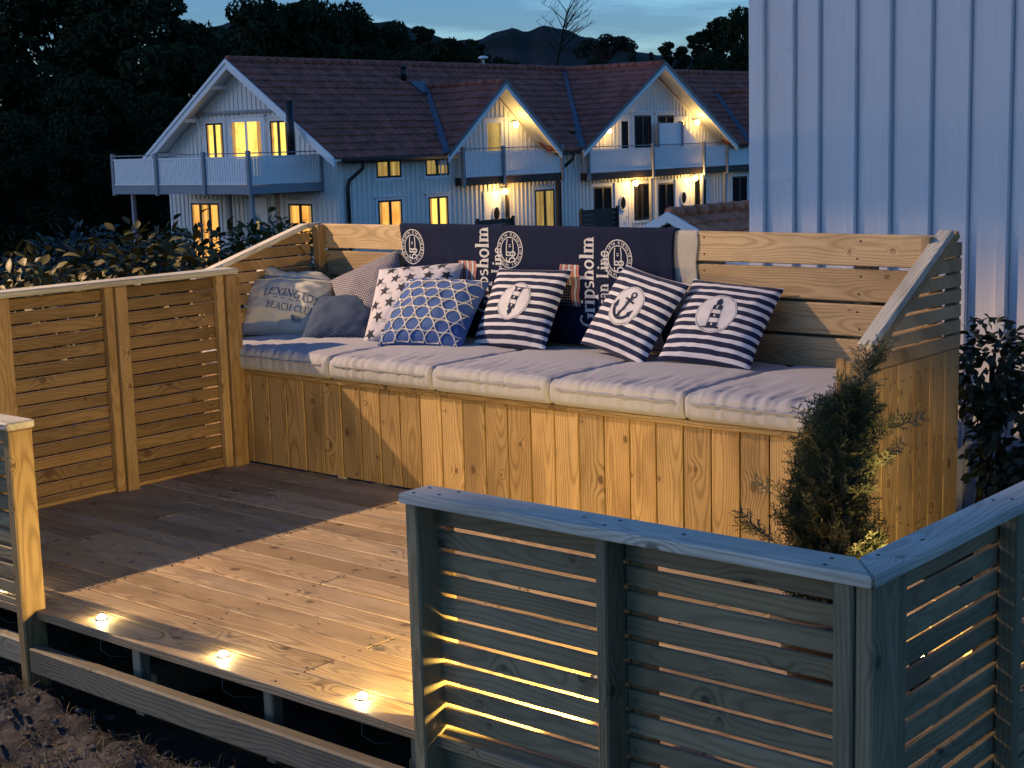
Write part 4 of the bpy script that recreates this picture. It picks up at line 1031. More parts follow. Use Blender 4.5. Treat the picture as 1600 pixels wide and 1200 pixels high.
# roof surfaces with tile courses
def tiles(name, p00, p10, p01, p11, mat, parent, cw=.30, ch=.36, kind=True, amp=.022):
    """quad p00-p10 along the eave, p01-p11 along the ridge"""
    p00, p10, p01, p11 = map(Vector, (p00, p10, p01, p11)); n = (p10 - p00).cross(p01 - p00).normalized()
    if n.z < 0: n = -n
    nu = max(1, int((p10 - p00).length / cw)); nv = max(1, round((p01 - p00).length / ch)); SU = 4; V = []; F = []
    def P(s, t): return (p00 * (1 - s) + p10 * s) * (1 - t) + (p01 * (1 - s) + p11 * s) * t
    row = nu * SU + 1
    for j in range(nv):
        for e in (0, 1):
            t = (j + e) / nv
            for i in range(row):
                s = i / (row - 1); hgt = amp * math.sin(2 * math.pi * (i % SU) / SU) + (.05 if e == 0 else .012) + .004 * noise.noise(Vector((i // SU, j, 1)) * 3.7)
                V.append(tuple(P(s, t) + n * hgt))
        b = j * 2 * row
        F += [(b + i, b + i + 1, b + row + i + 1, b + row + i) for i in range(row - 1)]
        if j: F += [(b - row + i, b - row + i + 1, b + i + 1, b + i) for i in range(row - 1)]
    o0 = len(V); V += [tuple(P(0, 0)), tuple(P(1, 0)), tuple(P(1, 1)), tuple(P(0, 1))]; F.append((o0, o0 + 1, o0 + 2, o0 + 3))
    F.append((o0, o0 + 1) + tuple(range(row - 1, -1, -1)))
    return mesh(name, V, F, mat, parent)
def ridge(name, a, b, mat, parent, r=.09):
    a, b = Vector(a), Vector(b); g = Geo(); n = int((b - a).length / .36)
    for k in range(n):
        p = a + (b - a) * (k / n); q = a + (b - a) * ((k + 1.06) / n); g.tube([p, q], [r * 1.12, r * .92], 8)
    return tag(g.build(name, mat, parent, True), kind='stuff')
OV = .55; HW0 = -RX + XF
RS = (RZ - EZ) / (HW0 + EXO)
CG = [(31.65, 2.62), (40.16, 4.62), (48.3, 2.4)]
yy0 = YG - OV
for yc, hf in CG + [(YE + 1, 1)]:
    tiles('roof', (XF + EXO, yy0, EZ), (XF + EXO, yc - hf + (.45 if yc < YE else 0), EZ), (RX, yy0, RZ), (RX, yc - hf + (.45 if yc < YE else 0), RZ), TILE, house)
    if yc < YE: tiles('roof', (XF - .4, yc - hf + .45, EZ + RS * (EXO + .4)), (XF - .4, yc + hf - .45, EZ + RS * (EXO + .4)), (RX, yc - hf + .45, RZ), (RX, yc + hf - .45, RZ), TILE, house)
    yy0 = yc + hf - .45
tiles('roof', (2 * RX - XF - EXO, YE, EZ), (2 * RX - XF - EXO, YG - OV, EZ), (RX, YE, RZ), (RX, YG - OV, RZ), TILE, house, 1.2, .36)
ridge('ridge_tiles', (RX, YG - OV, RZ + .04), (RX, YE, RZ + .04), TILE, house, .11)
# end gable
HW = -RX + XF
gable('gable_wall', RX, RZ - .07, HW - .02, EZ + RS * EXO - .07, fy, house, .2)
GW = [(-31.60, -30.82, 1.10, 2.17), (-30.46, -29.05, .55, 2.22), (-28.70, -27.98, 1.10, 2.16), (-32.53, -31.20, -2.2, -.20), (-28.08, -27.07, -1.5, -.20), (-29.88, -29.08, -2.3, -.15)]
wall_battens('gable_battens', (RX - HW + .1, RX + HW - .1, cutout(GW, ZG, lambda u: RZ - .14 - abs(u - RX) * RS)), fy)
win(*GW[0], fy, LIT_YELLOW); win(*GW[1], fy, LIT_YELLOW, FAR_TRIM); win(*GW[2], fy, LIT_YELLOW); win(*GW[3], fy, LIT_ORANGE, mull=2); win(*GW[4], fy, LIT_ORANGE); door(*GW[5], fy, glow=True)
def barge(parent, a, b, up=(0, 0, 1), n=(0, -1, 0), wd=.24, t=.05, mat=FAR_TRIM, name='barge_board'):
    """a sloping gable board from a (low) to b (apex)"""
    a, b = Vector(a), Vector(b); g = Geo(); d = Vector((0, 0, -wd)); g.prism([a, b, b + d, a + d], Vector(n) * t); return g.build(name, mat, parent)
for s_ in (-1, 1):
    xe = RX + s_ * (HW + EXO)
    barge(house, (xe, YG - OV, EZ + .02), (RX, YG - OV, RZ + .02))
    barge(house, (xe, YG - OV - .051, EZ + .06), (RX, YG - OV - .051, RZ + .06), wd=.11, t=.04)
    g = Geo(); g.prism([(xe, YG, EZ - .06), (RX, YG, RZ - .06), (RX, YG - OV + .01, RZ - .06), (xe, YG - OV + .01, EZ - .06)], (0, 0, .03)); g.build('soffit', FAR_TRIM, house)
    for k in (.15, .5, .82):
        xx = xe + (RX - xe) * k; zz = EZ + (RZ - EZ) * k - .16; g = Geo(); g.box(xx - .05, xx + .05, YG - OV + .02, YG, zz - .1, zz); g.build('rafter_end', FAR_TRIM, house)
# facade gutter and downpipes
g = Geo(); g.tube([(XF + EXO + .06, YG - .3, EZ - .05), (XF + EXO + .06, 29.4, EZ - .05)], .065, 8); g.build('gutter', FAR_BROWN, house, True)
for yy, mat_ in ((25.62, METAL_DARK), (35.1, METAL_DARK)):
    g = Geo(); g.tube([(XF + EXO + .05, yy, EZ - .08), (XF + EXO, yy - .02, EZ - .28), (XF + .12, yy - .2, EZ - .62), (XF + .09, yy - .22, EZ - .8), (XF + .09, yy - .22, ZG)], .055, 8); g.build('downpipe', mat_, house, True)
for fa, fb in ((YG, 28.98), (34.32, 35.5), (44.82, 45.86), (50.74, YE)): g = Geo(); g.box(XF + EXO - .08, XF + EXO - .01, fa, fb, EZ - .13, EZ + .02); g.build('fascia', FAR_BROWN, house)
# awning rail under the end gable, stove pipe
g = Geo(); g.box(-32.0, -28.45, YG - .16, YG - .035, 2.42, 2.50); g.build('awning_rail', FAR_GREY, house)
for xx in (-31.95, -30.6, -28.9):
    g = Geo(); g.tube([(xx, YG - .14, 2.4), (xx + .25, YG - .1, 1.75)], .02, 6); g.build('awning_arm', FAR_TRIM, house)
g = Geo(); g.tube([(-26.83, 24.2, 1.05), (-26.83, 24.2, 2.66)], .11, 12); g.build('stove_pipe', METAL_DARK, house, True)
# cross gables
def cross_gable(yc, half, apex, side_out, wall_lo, name):
    xo = XF + .62; slope = (apex - EZ) / half
    xm = RX if apex > 3.6 else XF + EXO - (apex - EZ) / (RZ - EZ) * (HW + EXO)    # where its ridge meets the main roof
    zr = min(apex, RZ + .03)
    for s_ in (-1, 1):
        tiles('cross_gable_roof', (xo, yc + s_ * half, EZ + .02), (XF + EXO - .02, yc + s_ * half, EZ + .02), (xo, yc, apex), (xm - .05, yc, zr), TILE, house)
        barge(house, (xo + .001, yc + s_ * (half + .06), EZ + .0), (xo + .001, yc, apex + .05), n=(1, 0, 0), wd=.22)
        barge(house, (xo + .052, yc + s_ * (half + .06), EZ + .05), (xo + .052, yc, apex + .10), n=(1, 0, 0), wd=.10, t=.03, mat=METAL_GREY, name='verge_flashing')
        g = Geo(); a_ = Vector((XF, yc + s_ * half, EZ - .05)); b_ = Vector((XF, yc, apex - .05)); g.prism([a_, b_, b_ + Vector((.60, 0, 0)), a_ + Vector((.60, 0, 0))], (0, 0, .02)); g.build('soffit', FAR_TRIM, house)
        # valley flashing
        beam('valley_flashing', house, (XF + EXO + .03, yc + s_ * (half + .05), EZ + .06), (xm - .02, yc + s_ * .10, zr + .02), .30, .03, METAL_GREY, (0, s_ * .5, .8))
    ridge('ridge_tiles', (xo, yc, apex + .04), (xm, yc, zr + .04), TILE, house, .10)
    gable('cross_gable_wall', yc, apex - .14, half - .02, EZ, lambda u, z, d: (XF + .02 + d, u, z), house, .25, EZ - .3)
    return lambda u: apex - .22 - abs(u - yc) * slope
hi1 = cross_gable(31.65, 2.62, 3.16, .6, EZ, 'small')
hi2 = cross_gable(40.16, 4.62, 3.88, .6, EZ, 'large')
fg = lambda u, z, d: (XF + .021 + d, u, z)
G1 = [(31.35, 32.10, .55, 2.02)]; G2 = [(38.31, 38.85, .6, 2.02), (39.13, 40.14, .6, 2.16), (40.52, 41.55, .9, 2.16), (41.75, 42.32, .6, 2.0)]
wall_battens('cross_gable_battens', (29.25, 34.1, cutout(G1, .45, hi1)), fg); wall_battens('cross_gable_battens', (35.75, 44.6, cutout(G2, .45, hi2)), fg)
win(*G1[0], fg, LIT_DIM, FAR_TRIM, mull=0, name='balcony_door')
win(*G2[0], fg, GLASS_DARK, FAR_TRIM, mull=0, name='balcony_door'); win(*G2[1], fg, GLASS_DARK); win(*G2[2], fg, GLASS_DARK); win(*G2[3], fg, GLASS_DARK, FAR_TRIM, mull=0, name='balcony_door')
# third small cross gable far right
hi3 = cross_gable(48.3, 2.4, 3.05, .6, EZ, 'far')
# balconies
def balcony(corners, zf, posts, top=.89, name='balcony', zb=-.26, close=FAR_GREY):
    """corners: open polyline of (x,y) for the railing; posts at fractions per segment"""
    g = Geo(); P = [Vector((x, y, 0)) for x, y in corners]
    lo = Vector((min(p.x for p in P), min(p.y for p in P), 0)); hi_ = Vector((max(p.x for p in P), max(p.y for p in P), 0))
    g.box(lo.x, hi_.x, lo.y, hi_.y, zf - .10, zf - .02); b = g.build(name, FAR_BROWN, house)
    for a, c, ps in zip(P[:-1], P[1:], posts):
        d = (c - a); ln = d.length; d.normalize(); n = Vector((d.y, -d.x, 0))
        g = Geo(); k = 0
        while k * .105 < ln - .06:
            p0 = a + d * (k * .105 + .03); g.prism([p0 + Vector((0, 0, zf + .08)), p0 + d * .082 + Vector((0, 0, zf + .08)), p0 + d * .082 + Vector((0, 0, zf + .74)), p0 + Vector((0, 0, zf + .74))], n * .022); k += 1
        tag(g.build('picket_panel', FAR_TRIM, b), kind='stuff')
        for z0, z1, w_, mt, nm in ((zf + .745, zf + .79, .05, FAR_TRIM, 'top_rail'), (zf + .03, zf + .079, .05, FAR_TRIM, 'bottom_rail'), (zf + top - .03, zf + top, .04, FAR_GREY, 'hand_rail'), (zf - .22, zf + .01, .06, close, 'rim_beam')):
            g = Geo(); q0 = a - n * .012; q1 = c - n * .012; g.prism([q0 + Vector((0, 0, z0)), q1 + Vector((0, 0, z0)), q1 + Vector((0, 0, z1)), q0 + Vector((0, 0, z1))], n * w_); g.build(nm, mt, b)
        for s_ in ps:
            p0 = a + d * (ln * s_) + n * .052; g = Geo(); g.box(p0.x - .05, p0.x + .05, p0.y - .05, p0.y + .05, zf + zb, zf + top + .05); g.build('rail_post', FAR_GREY, b)
    return b
BY = [29.99, 31.73, 34.645, 36.17, 39.72, 42.945, 44.49, 46.48]
b = balcony([(-32.76, YG), (-32.76, 22.56), (-26.67, 22.56), (-26.67, YG)], .40, [(1,), (0.34, .69, 1), (1,)])
for xx, yy in ((-32.2, 22.75), (-30.1, 24.6), (-28.0, 24.6), (-26.95, 22.8)): g = Geo(); g.box(xx - .05, xx + .05, yy - .05, yy + .05, ZG, .29); g.build('pillar', FAR_GREY, b)
b = balcony([(XF, BY[0]), (XF + .35, BY[0]), (XF + .35, BY[2]), (XF, BY[2])], .33, [(1,), ((BY[1] - BY[0]) / (BY[2] - BY[0]), 1), ()], close=FAR_BROWN)
for yy in (BY[1] + .25, BY[2] - .15): g = Geo(); g.box(XF + .25, XF + .35, yy - .05, yy + .05, ZG, .22); g.build('pillar', FAR_BROWN, b)
b = balcony([(XF, BY[3]), (XF + .35, BY[3]), (XF + .35, 50.2), (XF, 50.2)], .26, [(1,), tuple((q_ - BY[3]) / (50.2 - BY[3]) for q_ in BY[4:]), ()], close=FAR_BROWN)
for yy in BY[4:7]: g = Geo(); g.box(XF + .25, XF + .35, yy - .05, yy + .05, ZG, .19); g.build('pillar', FAR_GREY, b)
# privacy screen on the large balcony
g = Geo(); g.prism([(XF + .2, 40.25, .35), (XF + .2, 40.25, 1.88), (XF + .2, 41.75, 1.88), (XF + .2, 42.9, 1.10), (XF + .2, 42.9, .35)], (.05, 0, 0)); g.build('privacy_screen', FAR_TRIM, house)
g = Geo(); g.box(XF + .251, XF + .30, 40.2, 40.3, .35, 1.94); g.box(XF + .251, XF + .30, 41.72, 41.80, .35, 1.92); g.build('privacy_screen_posts', FAR_GREY, house)
# roof vents
g = Geo(); p0 = Vector((RX + .8, 31.0, RZ - .52)); g.tube([p0, p0 + Vector((0, 0, .45))], .09, 10); g.lathe(p0 + Vector((0, 0, .4)), [(.16, 0), (.02, .12)], 10); g.build('roof_vent', METAL_DARK, house, True)
g = Geo(); g.prism([(RX + .95, 31.05, RZ - .60), (RX + .95, 31.75, RZ - .60), (RX + 1.5, 31.75, RZ - .98), (RX + 1.5, 31.05, RZ - .98)], (.05, 0, .07)); g.build('roof_vent_flashing', METAL_GREY, house)
# wall lamps (lit in the photo)
def wall_lamp(p, W, label, n=(1, 0, 0)):
    t = thing('wall_lamp', label, 'lamp', p, 'lit wall lamps on the far row house'); p = Vector(p); n = Vector(n)
    g = Geo(); g.tube([p, p + n * .14 + Vector((0, 0, .05)), p + n * .2 + Vector((0, 0, .02))], .02, 6); g.build('arm', METAL_DARK, t)
    g = Geo(); g.lathe(p + n * .2 + Vector((0, 0, -.10)), [(.03, -.09), (.075, -.04), (.08, .03), (.04, .09)], 12); g.build('globe', GLOBE, t, True)
    lt = bpy.data.lights.new('wall_lamp_light', 'POINT'); lt.energy = W; lt.color = (1.0, .58, .15); lt.shadow_soft_size = .08
    lo = bpy.data.objects.new('bulb', lt); COL.objects.link(lo); lo.parent = t; lo.location = n * .36 + Vector((0, 0, -.10))
wall_lamp((XF + .06, 32.55, 2.0), 8, 'lit lamp beside the balcony door in the small gable')
wall_lamp((XF + .06, 31.95, -.04), 42, 'lit lamp above the door with an oval window below the small balcony')
wall_lamp((XF + .06, 42.75, 1.98), 9, 'lit lamp high in the right corner of the large gable')
wall_lamp((XF + .06, 37.4, 1.75), 7, 'dim lit lamp in the left corner of the large gable')
wall_lamp((XF + .06, 38.9, -.06), 44, 'lit lamp under the large balcony beside the left door')
wall_lamp((XF + .06, 42.6, -.02), 44, 'lit lamp under the large balcony beside the right door')
# screens by the doors
for (y0, y1, z1, lb) in ((28.3, 29.95, -.82, 'dark brown fence panel below the small balcony'), (33.15, 35.1, -.78, 'dark brown fence panel between the two balconies')):
    t = thing('fence_panel', lb, 'fence', (XF + 2.2, y0, ZG), 'dark fence panels in front of the row house')
    for k in range(10): board('slat', t, (XF + 2.2, XF + 2.23, y0, y1, z1 - .155 * (k + 1) + .006, z1 - .155 * k), 'yv', FAR_BROWN, .004)
    for yy in (y0, y1 - .08): board('post', t, (XF + 2.232, XF + 2.31, yy, yy + .08, ZG - .2, z1 + .06), 'zy', FAR_BROWN, .004)
# small gabled outbuilding in between
ob = thing('outbuilding', 'small outbuilding with orange tile roof and pale blue gable behind the bench', 'shed', (-9, 18, -2.5))
oz, oh = .115, 2.3; oe = oz - oh * .48
for s_ in (-1, 1):
    tiles('roof', (-9 + s_ * oh, 16.5, oe), (-9 + s_ * oh, 24, oe), (-9, 16.5, oz), (-9, 24, oz), TILE_RED, ob)
    barge(ob, (-9 + s_ * (oh + .05), 16.49, oe + .03), (-9, 16.49, oz + .07), wd=.17)
    g = Geo(); g.prism([(-9 + s_ * oh, 16.8, oe - .05), (-9, 16.8, oz - .05), (-9, 16.5, oz - .05), (-9 + s_ * oh, 16.5, oe - .05)], (0, 0, .02)); g.build('soffit', FAR_TRIM, ob)
ridge('ridge_tiles', (-9, 16.5, oz + .05), (-9, 24, oz + .05), TILE_RED, ob, .09)
g = Geo(); g.prism([(-11.1, 16.8, -2.6), (-6.9, 16.8, -2.6), (-6.9, 16.8, oe + .05), (-9, 16.8, oz - .1), (-11.1, 16.8, oe + .05)], (0, 7, 0)); g.build('wall', FAR_WHITE, ob)

# lamp standing behind the ridge
t = thing('street_lamp', 'slim street lamp head showing above the row house ridge', 'street lamp', (-36.0, 42.5, -2.4))
pl = at(755, 90, 61)
t.location = (pl.x, pl.y, -2.4)
g = Geo(); g.tube([(pl.x, pl.y, -2.5), (pl.x, pl.y, pl.z - .05)], .05, 8); g.build('pole', plain('lamp_post_pale', (.45, .42, .36), .5), t, True)
g = Geo(); g.lathe((pl.x, pl.y, pl.z - .06), [(.1, 0), (.2, .03), (.19, .09), (.08, .13)], 14); g.build('lamp_head', FAR_TRIM, t, True)

# ------------------------------------------------------------------ trees
import array
def leaf_cloud(centres, per, size, seed, spread, flat=.6):
    rnd = random.Random(seed); V = []; F = []
    for (c, r) in centres:
        for k in range(per):
            while True:
                p = Vector((rnd.uniform(-1, 1), rnd.uniform(-1, 1), rnd.uniform(-1, 1)))
                if p.length < 1: break
            p = p.normalized() * (p.length ** .45)
            q = c + Vector((p.x * r, p.y * r, p.z * r * flat))
            a = Vector((rnd.gauss(0, 1), rnd.gauss(0, 1), rnd.gauss(0, .7))).normalized(); b = a.cross(Vector((rnd.gauss(0, 1), rnd.gauss(0, 1), rnd.gauss(0, 1)))).normalized()
            s = size * rnd.uniform(.6, 1.3); n = len(V)
            V += [tuple(q - a * s), tuple(q + b * s * .42), tuple(q + a * s), tuple(q - b * s * .42)]; F.append((n, n + 1, n + 2, n + 3))
    return V, F
def make_tree(seed, H, Wd, crown_lo, nclump, per, leaf, kind='broad'):
    """returns (trunk mesh, crown mesh) with the base at the origin"""
    rnd = random.Random(seed); g = Geo(); cs = []
    top = Vector((rnd.uniform(-.05, .05) * H, rnd.uniform(-.05, .05) * H, H * .86))
    tr = [Vector((0, 0, -.4)), Vector((rnd.uniform(-.1, .1), rnd.uniform(-.1, .1), H * .25)), top * .6, top]
    g.tube(tr, [H * .022, H * .017, H * .010, H * .003], 8)
    for k in range(nclump):
        z = crown_lo + (1 - crown_lo) * (k + rnd.random()) / nclump
        if kind == 'cone': rr = Wd * (1.02 - z) / (1 - crown_lo)
        elif kind == 'tall': rr = Wd * (math.sin(math.pi * min(1, (z - crown_lo) / (1 - crown_lo) * .80 + .16))) ** .7
        else: rr = Wd * (math.sin(math.pi * min(1, (z - crown_lo) / (1 - crown_lo) * .78 + .20))) ** .6
        a = rnd.uniform(0, 2 * math.pi); d = rr * rnd.uniform(.25, 1.0) ** .6
        c = Vector((math.cos(a) * d, math.sin(a) * d, z * H - .04 * H)); c += Vector((top.x, top.y, 0)) * z
        cs.append((c, Wd * rnd.uniform(.16, .34) * (.6 if kind != 'broad' else 1)))
        s = max(.1, z - rnd.uniform(.12, .25)); st_ = Vector((top.x * s, top.y * s, s * H * .9))
        g.tube([st_, (st_ + c) / 2 + Vector((0, 0, .03 * H)), c], [H * .006, H * .004, H * .0015], 5)
    me1 = bpy.data.meshes.new('trunk'); me1.from_pydata(g.v, [], g.f); me1.update(); me1.materials.append(SOIL_BROWN)
    V, F = leaf_cloud(cs, per, leaf, seed + 1, 1)
    me2 = bpy.data.meshes.new('crown'); me2.from_pydata(V, [], F); me2.update(); me2.materials.append(LEAF_FAR2 if kind == 'cone' else LEAF_FAR)
    return me1, me2
T_BROAD = [make_tree(s, 10, 4.2, .12, 85, 260, .20) for s in (101, 102, 103)]
T_TALL = [make_tree(s, 10, 2.3, .18, 60, 170, .16, 'tall') for s in (111, 112)]
T_CONE = [make_tree(s, 10, 2.6, .10, 60, 170, .17, 'cone') for s in (121,)]
def tree(px, py, depth, kind, wscale, label, name='leafy_tree', group='dark trees behind the row house'):
    """crown top at the point seen at (px,py) that far away"""
    p = at(px, py, depth); gz = ground_h(p.x, p.y); h = p.z - gz
    me1, me2 = {'b': T_BROAD, 't': T_TALL, 'c': T_CONE}[kind[0]][int(kind[1])]
    t = thing(name, label, 'tree', (p.x, p.y, gz), group)
    t.scale = (h / 10 * wscale, h / 10 * wscale, h / 10); t.rotation_euler = (0, 0, (px * 37 + depth * 11) % 6.28)
    o = link('trunk', me1, None, t); o = link('crown', me2, None, t); tag(o, kind='stuff')
    return t
tree(-60, 60, 62, 'b0', 1.1, 'huge dark tree cut off by the upper left corner')
tree(85, -35, 66, 'b1', 1.0, 'huge dark tree left of the house, second from the left edge')
tree(195, -32, 64, 'b2', .95, 'tall dark tree whose crown leaves the frame above the left balcony')
tree(290, 34, 68, 'b0', .80, 'dark tree directly behind the apex of the left gable')
tree(140, 120, 56, 'b1', .9, 'low dark tree filling in left of the balcony house')
tree(20, 180, 52, 'b2', .9, 'low dark bushy tree at the left edge above the hedge')
tree(250, 150, 60, 'b0', .8, 'low dark tree between the left balcony and the tall trees')
tree(395, -2, 76, 'b2', .70, 'rounded dark tree above the left end of the long roof')
tree(470, 0, 78, 'b1', .72, 'rounded dark tree above the roof, second right of the gable')
tree(545, 10, 80, 'b0', .66, 'dark rounded tree above the roof vent')
tree(610, 38, 82, 'b2', .62, 'smaller dark tree right of the roof vent')
tree(668, 36, 88, 't0', 1.1, 'slim dark tree sticking up left of the hill')
tree(705, 62, 86, 'b1', .55, 'low dark tree just left of the street lamp head')
tree(640, 78, 74, 'b0', .6, 'low pale green tree close behind the ridge')
tree(1052, 62, 88, 't1', .95, 'slender dark tree, first left in the group by the white wall')
tree(1085, 40, 90, 't0', 1.0, 'slender dark tree with airy crown, second left of the white wall')
tree(1120, 22, 92, 't1', 1.0, 'slender tall dark tree, third in the group by the white wall')
tree(1160, 16, 90, 'b0', .5, 'dense dark tree touching the white house corner')
tree(1110, 84, 80, 'b2', .6, 'low dark tree behind the large gable ridge')
tree(990, 64, 104, 'c0', .55, 'small dark conifer standing right of the hill', 'conifer', 'conifers on the skyline')
tree(1020, 78, 106, 'c0', .5, 'small dark conifer nearest the apex of the large gable', 'conifer', 'conifers on the skyline')
tree(748, 56, 110, 't0', .8, 'small windswept pine on the left shoulder of the hill', 'pine_tree', 'conifers on the skyline')
tree(790, 92, 78, 'b1', .55, 'low dark tree between lamp head and bare tree')
tree(935, 95, 92, 'b2', .62, 'low dark tree right of the bare tree above the roof')
# wind-bent umbrella pine on the hill
p = at(945, 52, 120); gz = at(945, 100, 120).z
t = thing('pine_tree', 'wide flat-topped dark pine right of the bare tree', 'tree', (p.x, p.y, gz), 'conifers on the skyline')
rnd = random.Random(77); g = Geo(); cs = []
for k in range(26):
    u_ = rnd.uniform(-1, 1); c = RIGHT * u_ * 2.1 + FWD * rnd.uniform(-1.2, 1.2) + Vector((0, 0, (p.z - gz) * (.92 - .30 * abs(u_ - .25) - rnd.uniform(0, .22)))); cs.append((c, .55)); g.tube([Vector((0, 0, .2)) + c * .1, c * .5 + Vector((0, 0, .3)), c], [.10, .05, .02], 5)
me = bpy.data.meshes.new('trunk'); me.from_pydata(g.v, [], g.f); link('trunk', me, SOIL_BROWN, t)
V, F = leaf_cloud(cs, 130, .13, 5, 1, .5); me = bpy.data.meshes.new('crown'); me.from_pydata(V, [], F); tag(link('crown', me, LEAF_FAR2, t), kind='stuff')
# bare tree
p0 = at(868, 118, 84); t = thing('bare_tree', 'leafless thin tree bending right above the roof', 'tree', (p0.x, p0.y, ground_h(p0.x, p0.y)))
g = Geo(); rnd = random.Random(9); base = Vector((p0.x, p0.y, ground_h(p0.x, p0.y) - .3))
trunk = [base, at(868, 118, 84), at(874, 80, 84), at(880, 45, 84), at(887, 12, 84)]
g.tube(trunk, [.13, .09, .06, .04, .012], 6); g.build('trunk', SOIL_BROWN, t, True)
g = Geo()
for k in range(26):
    s = .15 + .8 * k / 26; q = at(871 + 16 * s, 100 - 88 * s, 84); tip = q + RIGHT * rnd.uniform(.4, 1.9) * (1.1 - .5 * s) - DOWN * rnd.uniform(.5, 1.5) + FWD * rnd.uniform(-.8, .8)
    if k % 5 == 0: tip -= RIGHT * 2.0
    mid = (q + tip) / 2 - DOWN * .1; g.tube([q, mid, tip], [.028, .017, .008], 4)
    for j in range(5):
        b = mid + (tip - mid) * rnd.random(); g.tube([b, b + RIGHT * rnd.uniform(.1, .6) - DOWN * rnd.uniform(.1, .7) + FWD * rnd.uniform(-.3, .3)], [.011, .005], 4)
tag(g.build('branches', SOIL_BROWN, t), kind='stuff')

# ------------------------------------------------------------------ shrubs and hedge close by
def leafmesh(l, w_, curl=.25, fold=.25):
    V = []; F = []
    prof_ = [(0, .02), (.2, .62), (.45, 1), (.7, .78), (.9, .35), (1, .02)]
    for s, k in prof_:
        z = -curl * l * s * s; V += [(s * l, -k * w_ / 2, z + fold * k * w_ / 2), (s * l, 0, z), (s * l, k * w_ / 2, z + fold * k * w_ / 2)]
    for i in range(len(prof_) - 1):
        a = i * 3; F += [(a, a + 3, a + 4, a + 1), (a + 1, a + 4, a + 5, a + 2)]
    return V, F
def place_leaves(pts, l, w_, seed, droop=.3):
    """joined leaves: pts list of (pos, outward dir)"""
    rnd = random.Random(seed); V = []; F = []
    for p, d in pts:
        LV, LF = leafmesh(l * rnd.uniform(.65, 1.25), w_ * rnd.uniform(.7, 1.2), rnd.uniform(.05, .5), rnd.uniform(.1, .5)); n = len(V)
        d = (Vector(d) + Vector((rnd.gauss(0, .55), rnd.gauss(0, .55), rnd.gauss(0, .45) - droop))).normalized(); q = d.to_track_quat('X', 'Z').to_matrix() @ Matrix.Rotation(rnd.uniform(-.9, .9), 3, 'X')
        V += [tuple(q @ Vector(v) + p) for v in LV]; F += [tuple(n + i for i in f) for f in LF]
    return V, F
def bush(name, label, blobs, n, l, w_, mat, seed, cat='bush', single=0, group=None):
    """blobs: (centre, (rx,ry,rz)); leaves sit near the surface of the union"""
    rnd = random.Random(seed); pts = []
    tot = sum(r[0] * r[1] + r[1] * r[2] + r[0] * r[2] for c, r in blobs)
    for c, r in blobs:
        c = Vector(c); k = int(n * (r[0] * r[1] + r[1] * r[2] + r[0] * r[2]) / tot)
        for _ in range(k):
            d = Vector((rnd.gauss(0, 1), rnd.gauss(0, 1), rnd.gauss(0, 1))).normalized(); s = rnd.uniform(.62, 1.08)
            s *= 1 + .18 * noise.noise(d * 2.5 + Vector((seed, 0, 0)))
            pts.append((c + Vector((d.x * r[0], d.y * r[1], d.z * r[2])) * s, d))
    b0 = Vector(blobs[0][0]); t = thing(name, label, cat, (b0.x, b0.y, ground_h(b0.x, b0.y)), group)
    V, F = place_leaves(pts[single:], l, w_, seed); tag(mesh('foliage', V, F, mat, t, True), kind='stuff')
    g = Geo()
    for c, r in blobs:
        c = Vector(c); gz = ground_h(c.x, c.y)
        for k in range(4):
            e = c + Vector((rnd.uniform(-.6, .6) * r[0], rnd.uniform(-.6, .6) * r[1], rnd.uniform(.1, .6) * r[2])); g.tube([(c.x + .1 * rnd.uniform(-1, 1), c.y + .1 * rnd.uniform(-1, 1), gz - .05), (c + e) / 2 - Vector((0, 0, r[2] * .3)), e], [.016, .011, .005], 5)
    tag(g.build('stems', SOIL_BROWN, t), kind='stuff')
    return t, pts
random.seed(3)
blobs = []
for k in range(13):
    s = k / 12; y = -.95 + 2.75 * s; zt = .68 + .29 * sstep(0, .5, s) - .02 * s
    blobs.append(((-1.35 - .25 * math.sin(k * 1.7) - .3 * s, y, zt - .33 + .03 * math.sin(k * 2.3)), (.34, .27, .34)))
for k in range(7): blobs.append(((-1.9 - .2 * math.sin(k), -.7 + .45 * k, .42), (.45, .32, .36)))
hedge, hp = bush('leafy_hedge', 'broad-leaved hedge lit warm behind the left slatted fence', blobs, 9500, .060, .036, LEAF_HEDGE, 61, 'hedge')
lm = []
for s in range(6):
    LV, LF = leafmesh(.066 + .010 * (s % 3), .038 + .006 * (s % 2), .1 + .08 * s, .15 + .05 * s); me = bpy.data.meshes.new('leaf'); me.from_pydata(LV, [], LF); me.polygons.foreach_set('use_smooth', [True] * len(LF)); me.materials.append(LEAF_HEDGE); lm.append(me)
rnd = random.Random(4)
for k in range(180):
    c, r = blobs[k % 13]; c = Vector(c); d = Vector((rnd.uniform(-.2, 1), rnd.uniform(-1, .6), rnd.uniform(.0, 1))).normalized()
    p = c + Vector((d.x * r[0], d.y * r[1], d.z * r[2])) * rnd.uniform(1.0, 1.15)
    o = link('leaf', lm[k % 6], None, hedge, p - base_of(hedge)); d = (d + Vector((rnd.gauss(0, .5), rnd.gauss(0, .5), rnd.gauss(-.2, .4)))).normalized()
    o.rotation_euler = (d.to_track_quat('X', 'Z') @ Matrix.Rotation(rnd.uniform(-.8, .8), 3, 'X').to_quaternion()).to_euler()
bush('garden_bush', 'blue-grey rounded bush beyond the hedge', [((-8.2, 4.7, .10), (.62, .62, .55)), ((-8.7, 4.2, -.15), (.6, .6, .5)), ((-8.0, 5.2, -.1), (.5, .5, .45))], 2600, .10, .045, LEAF_BLUE, 62)
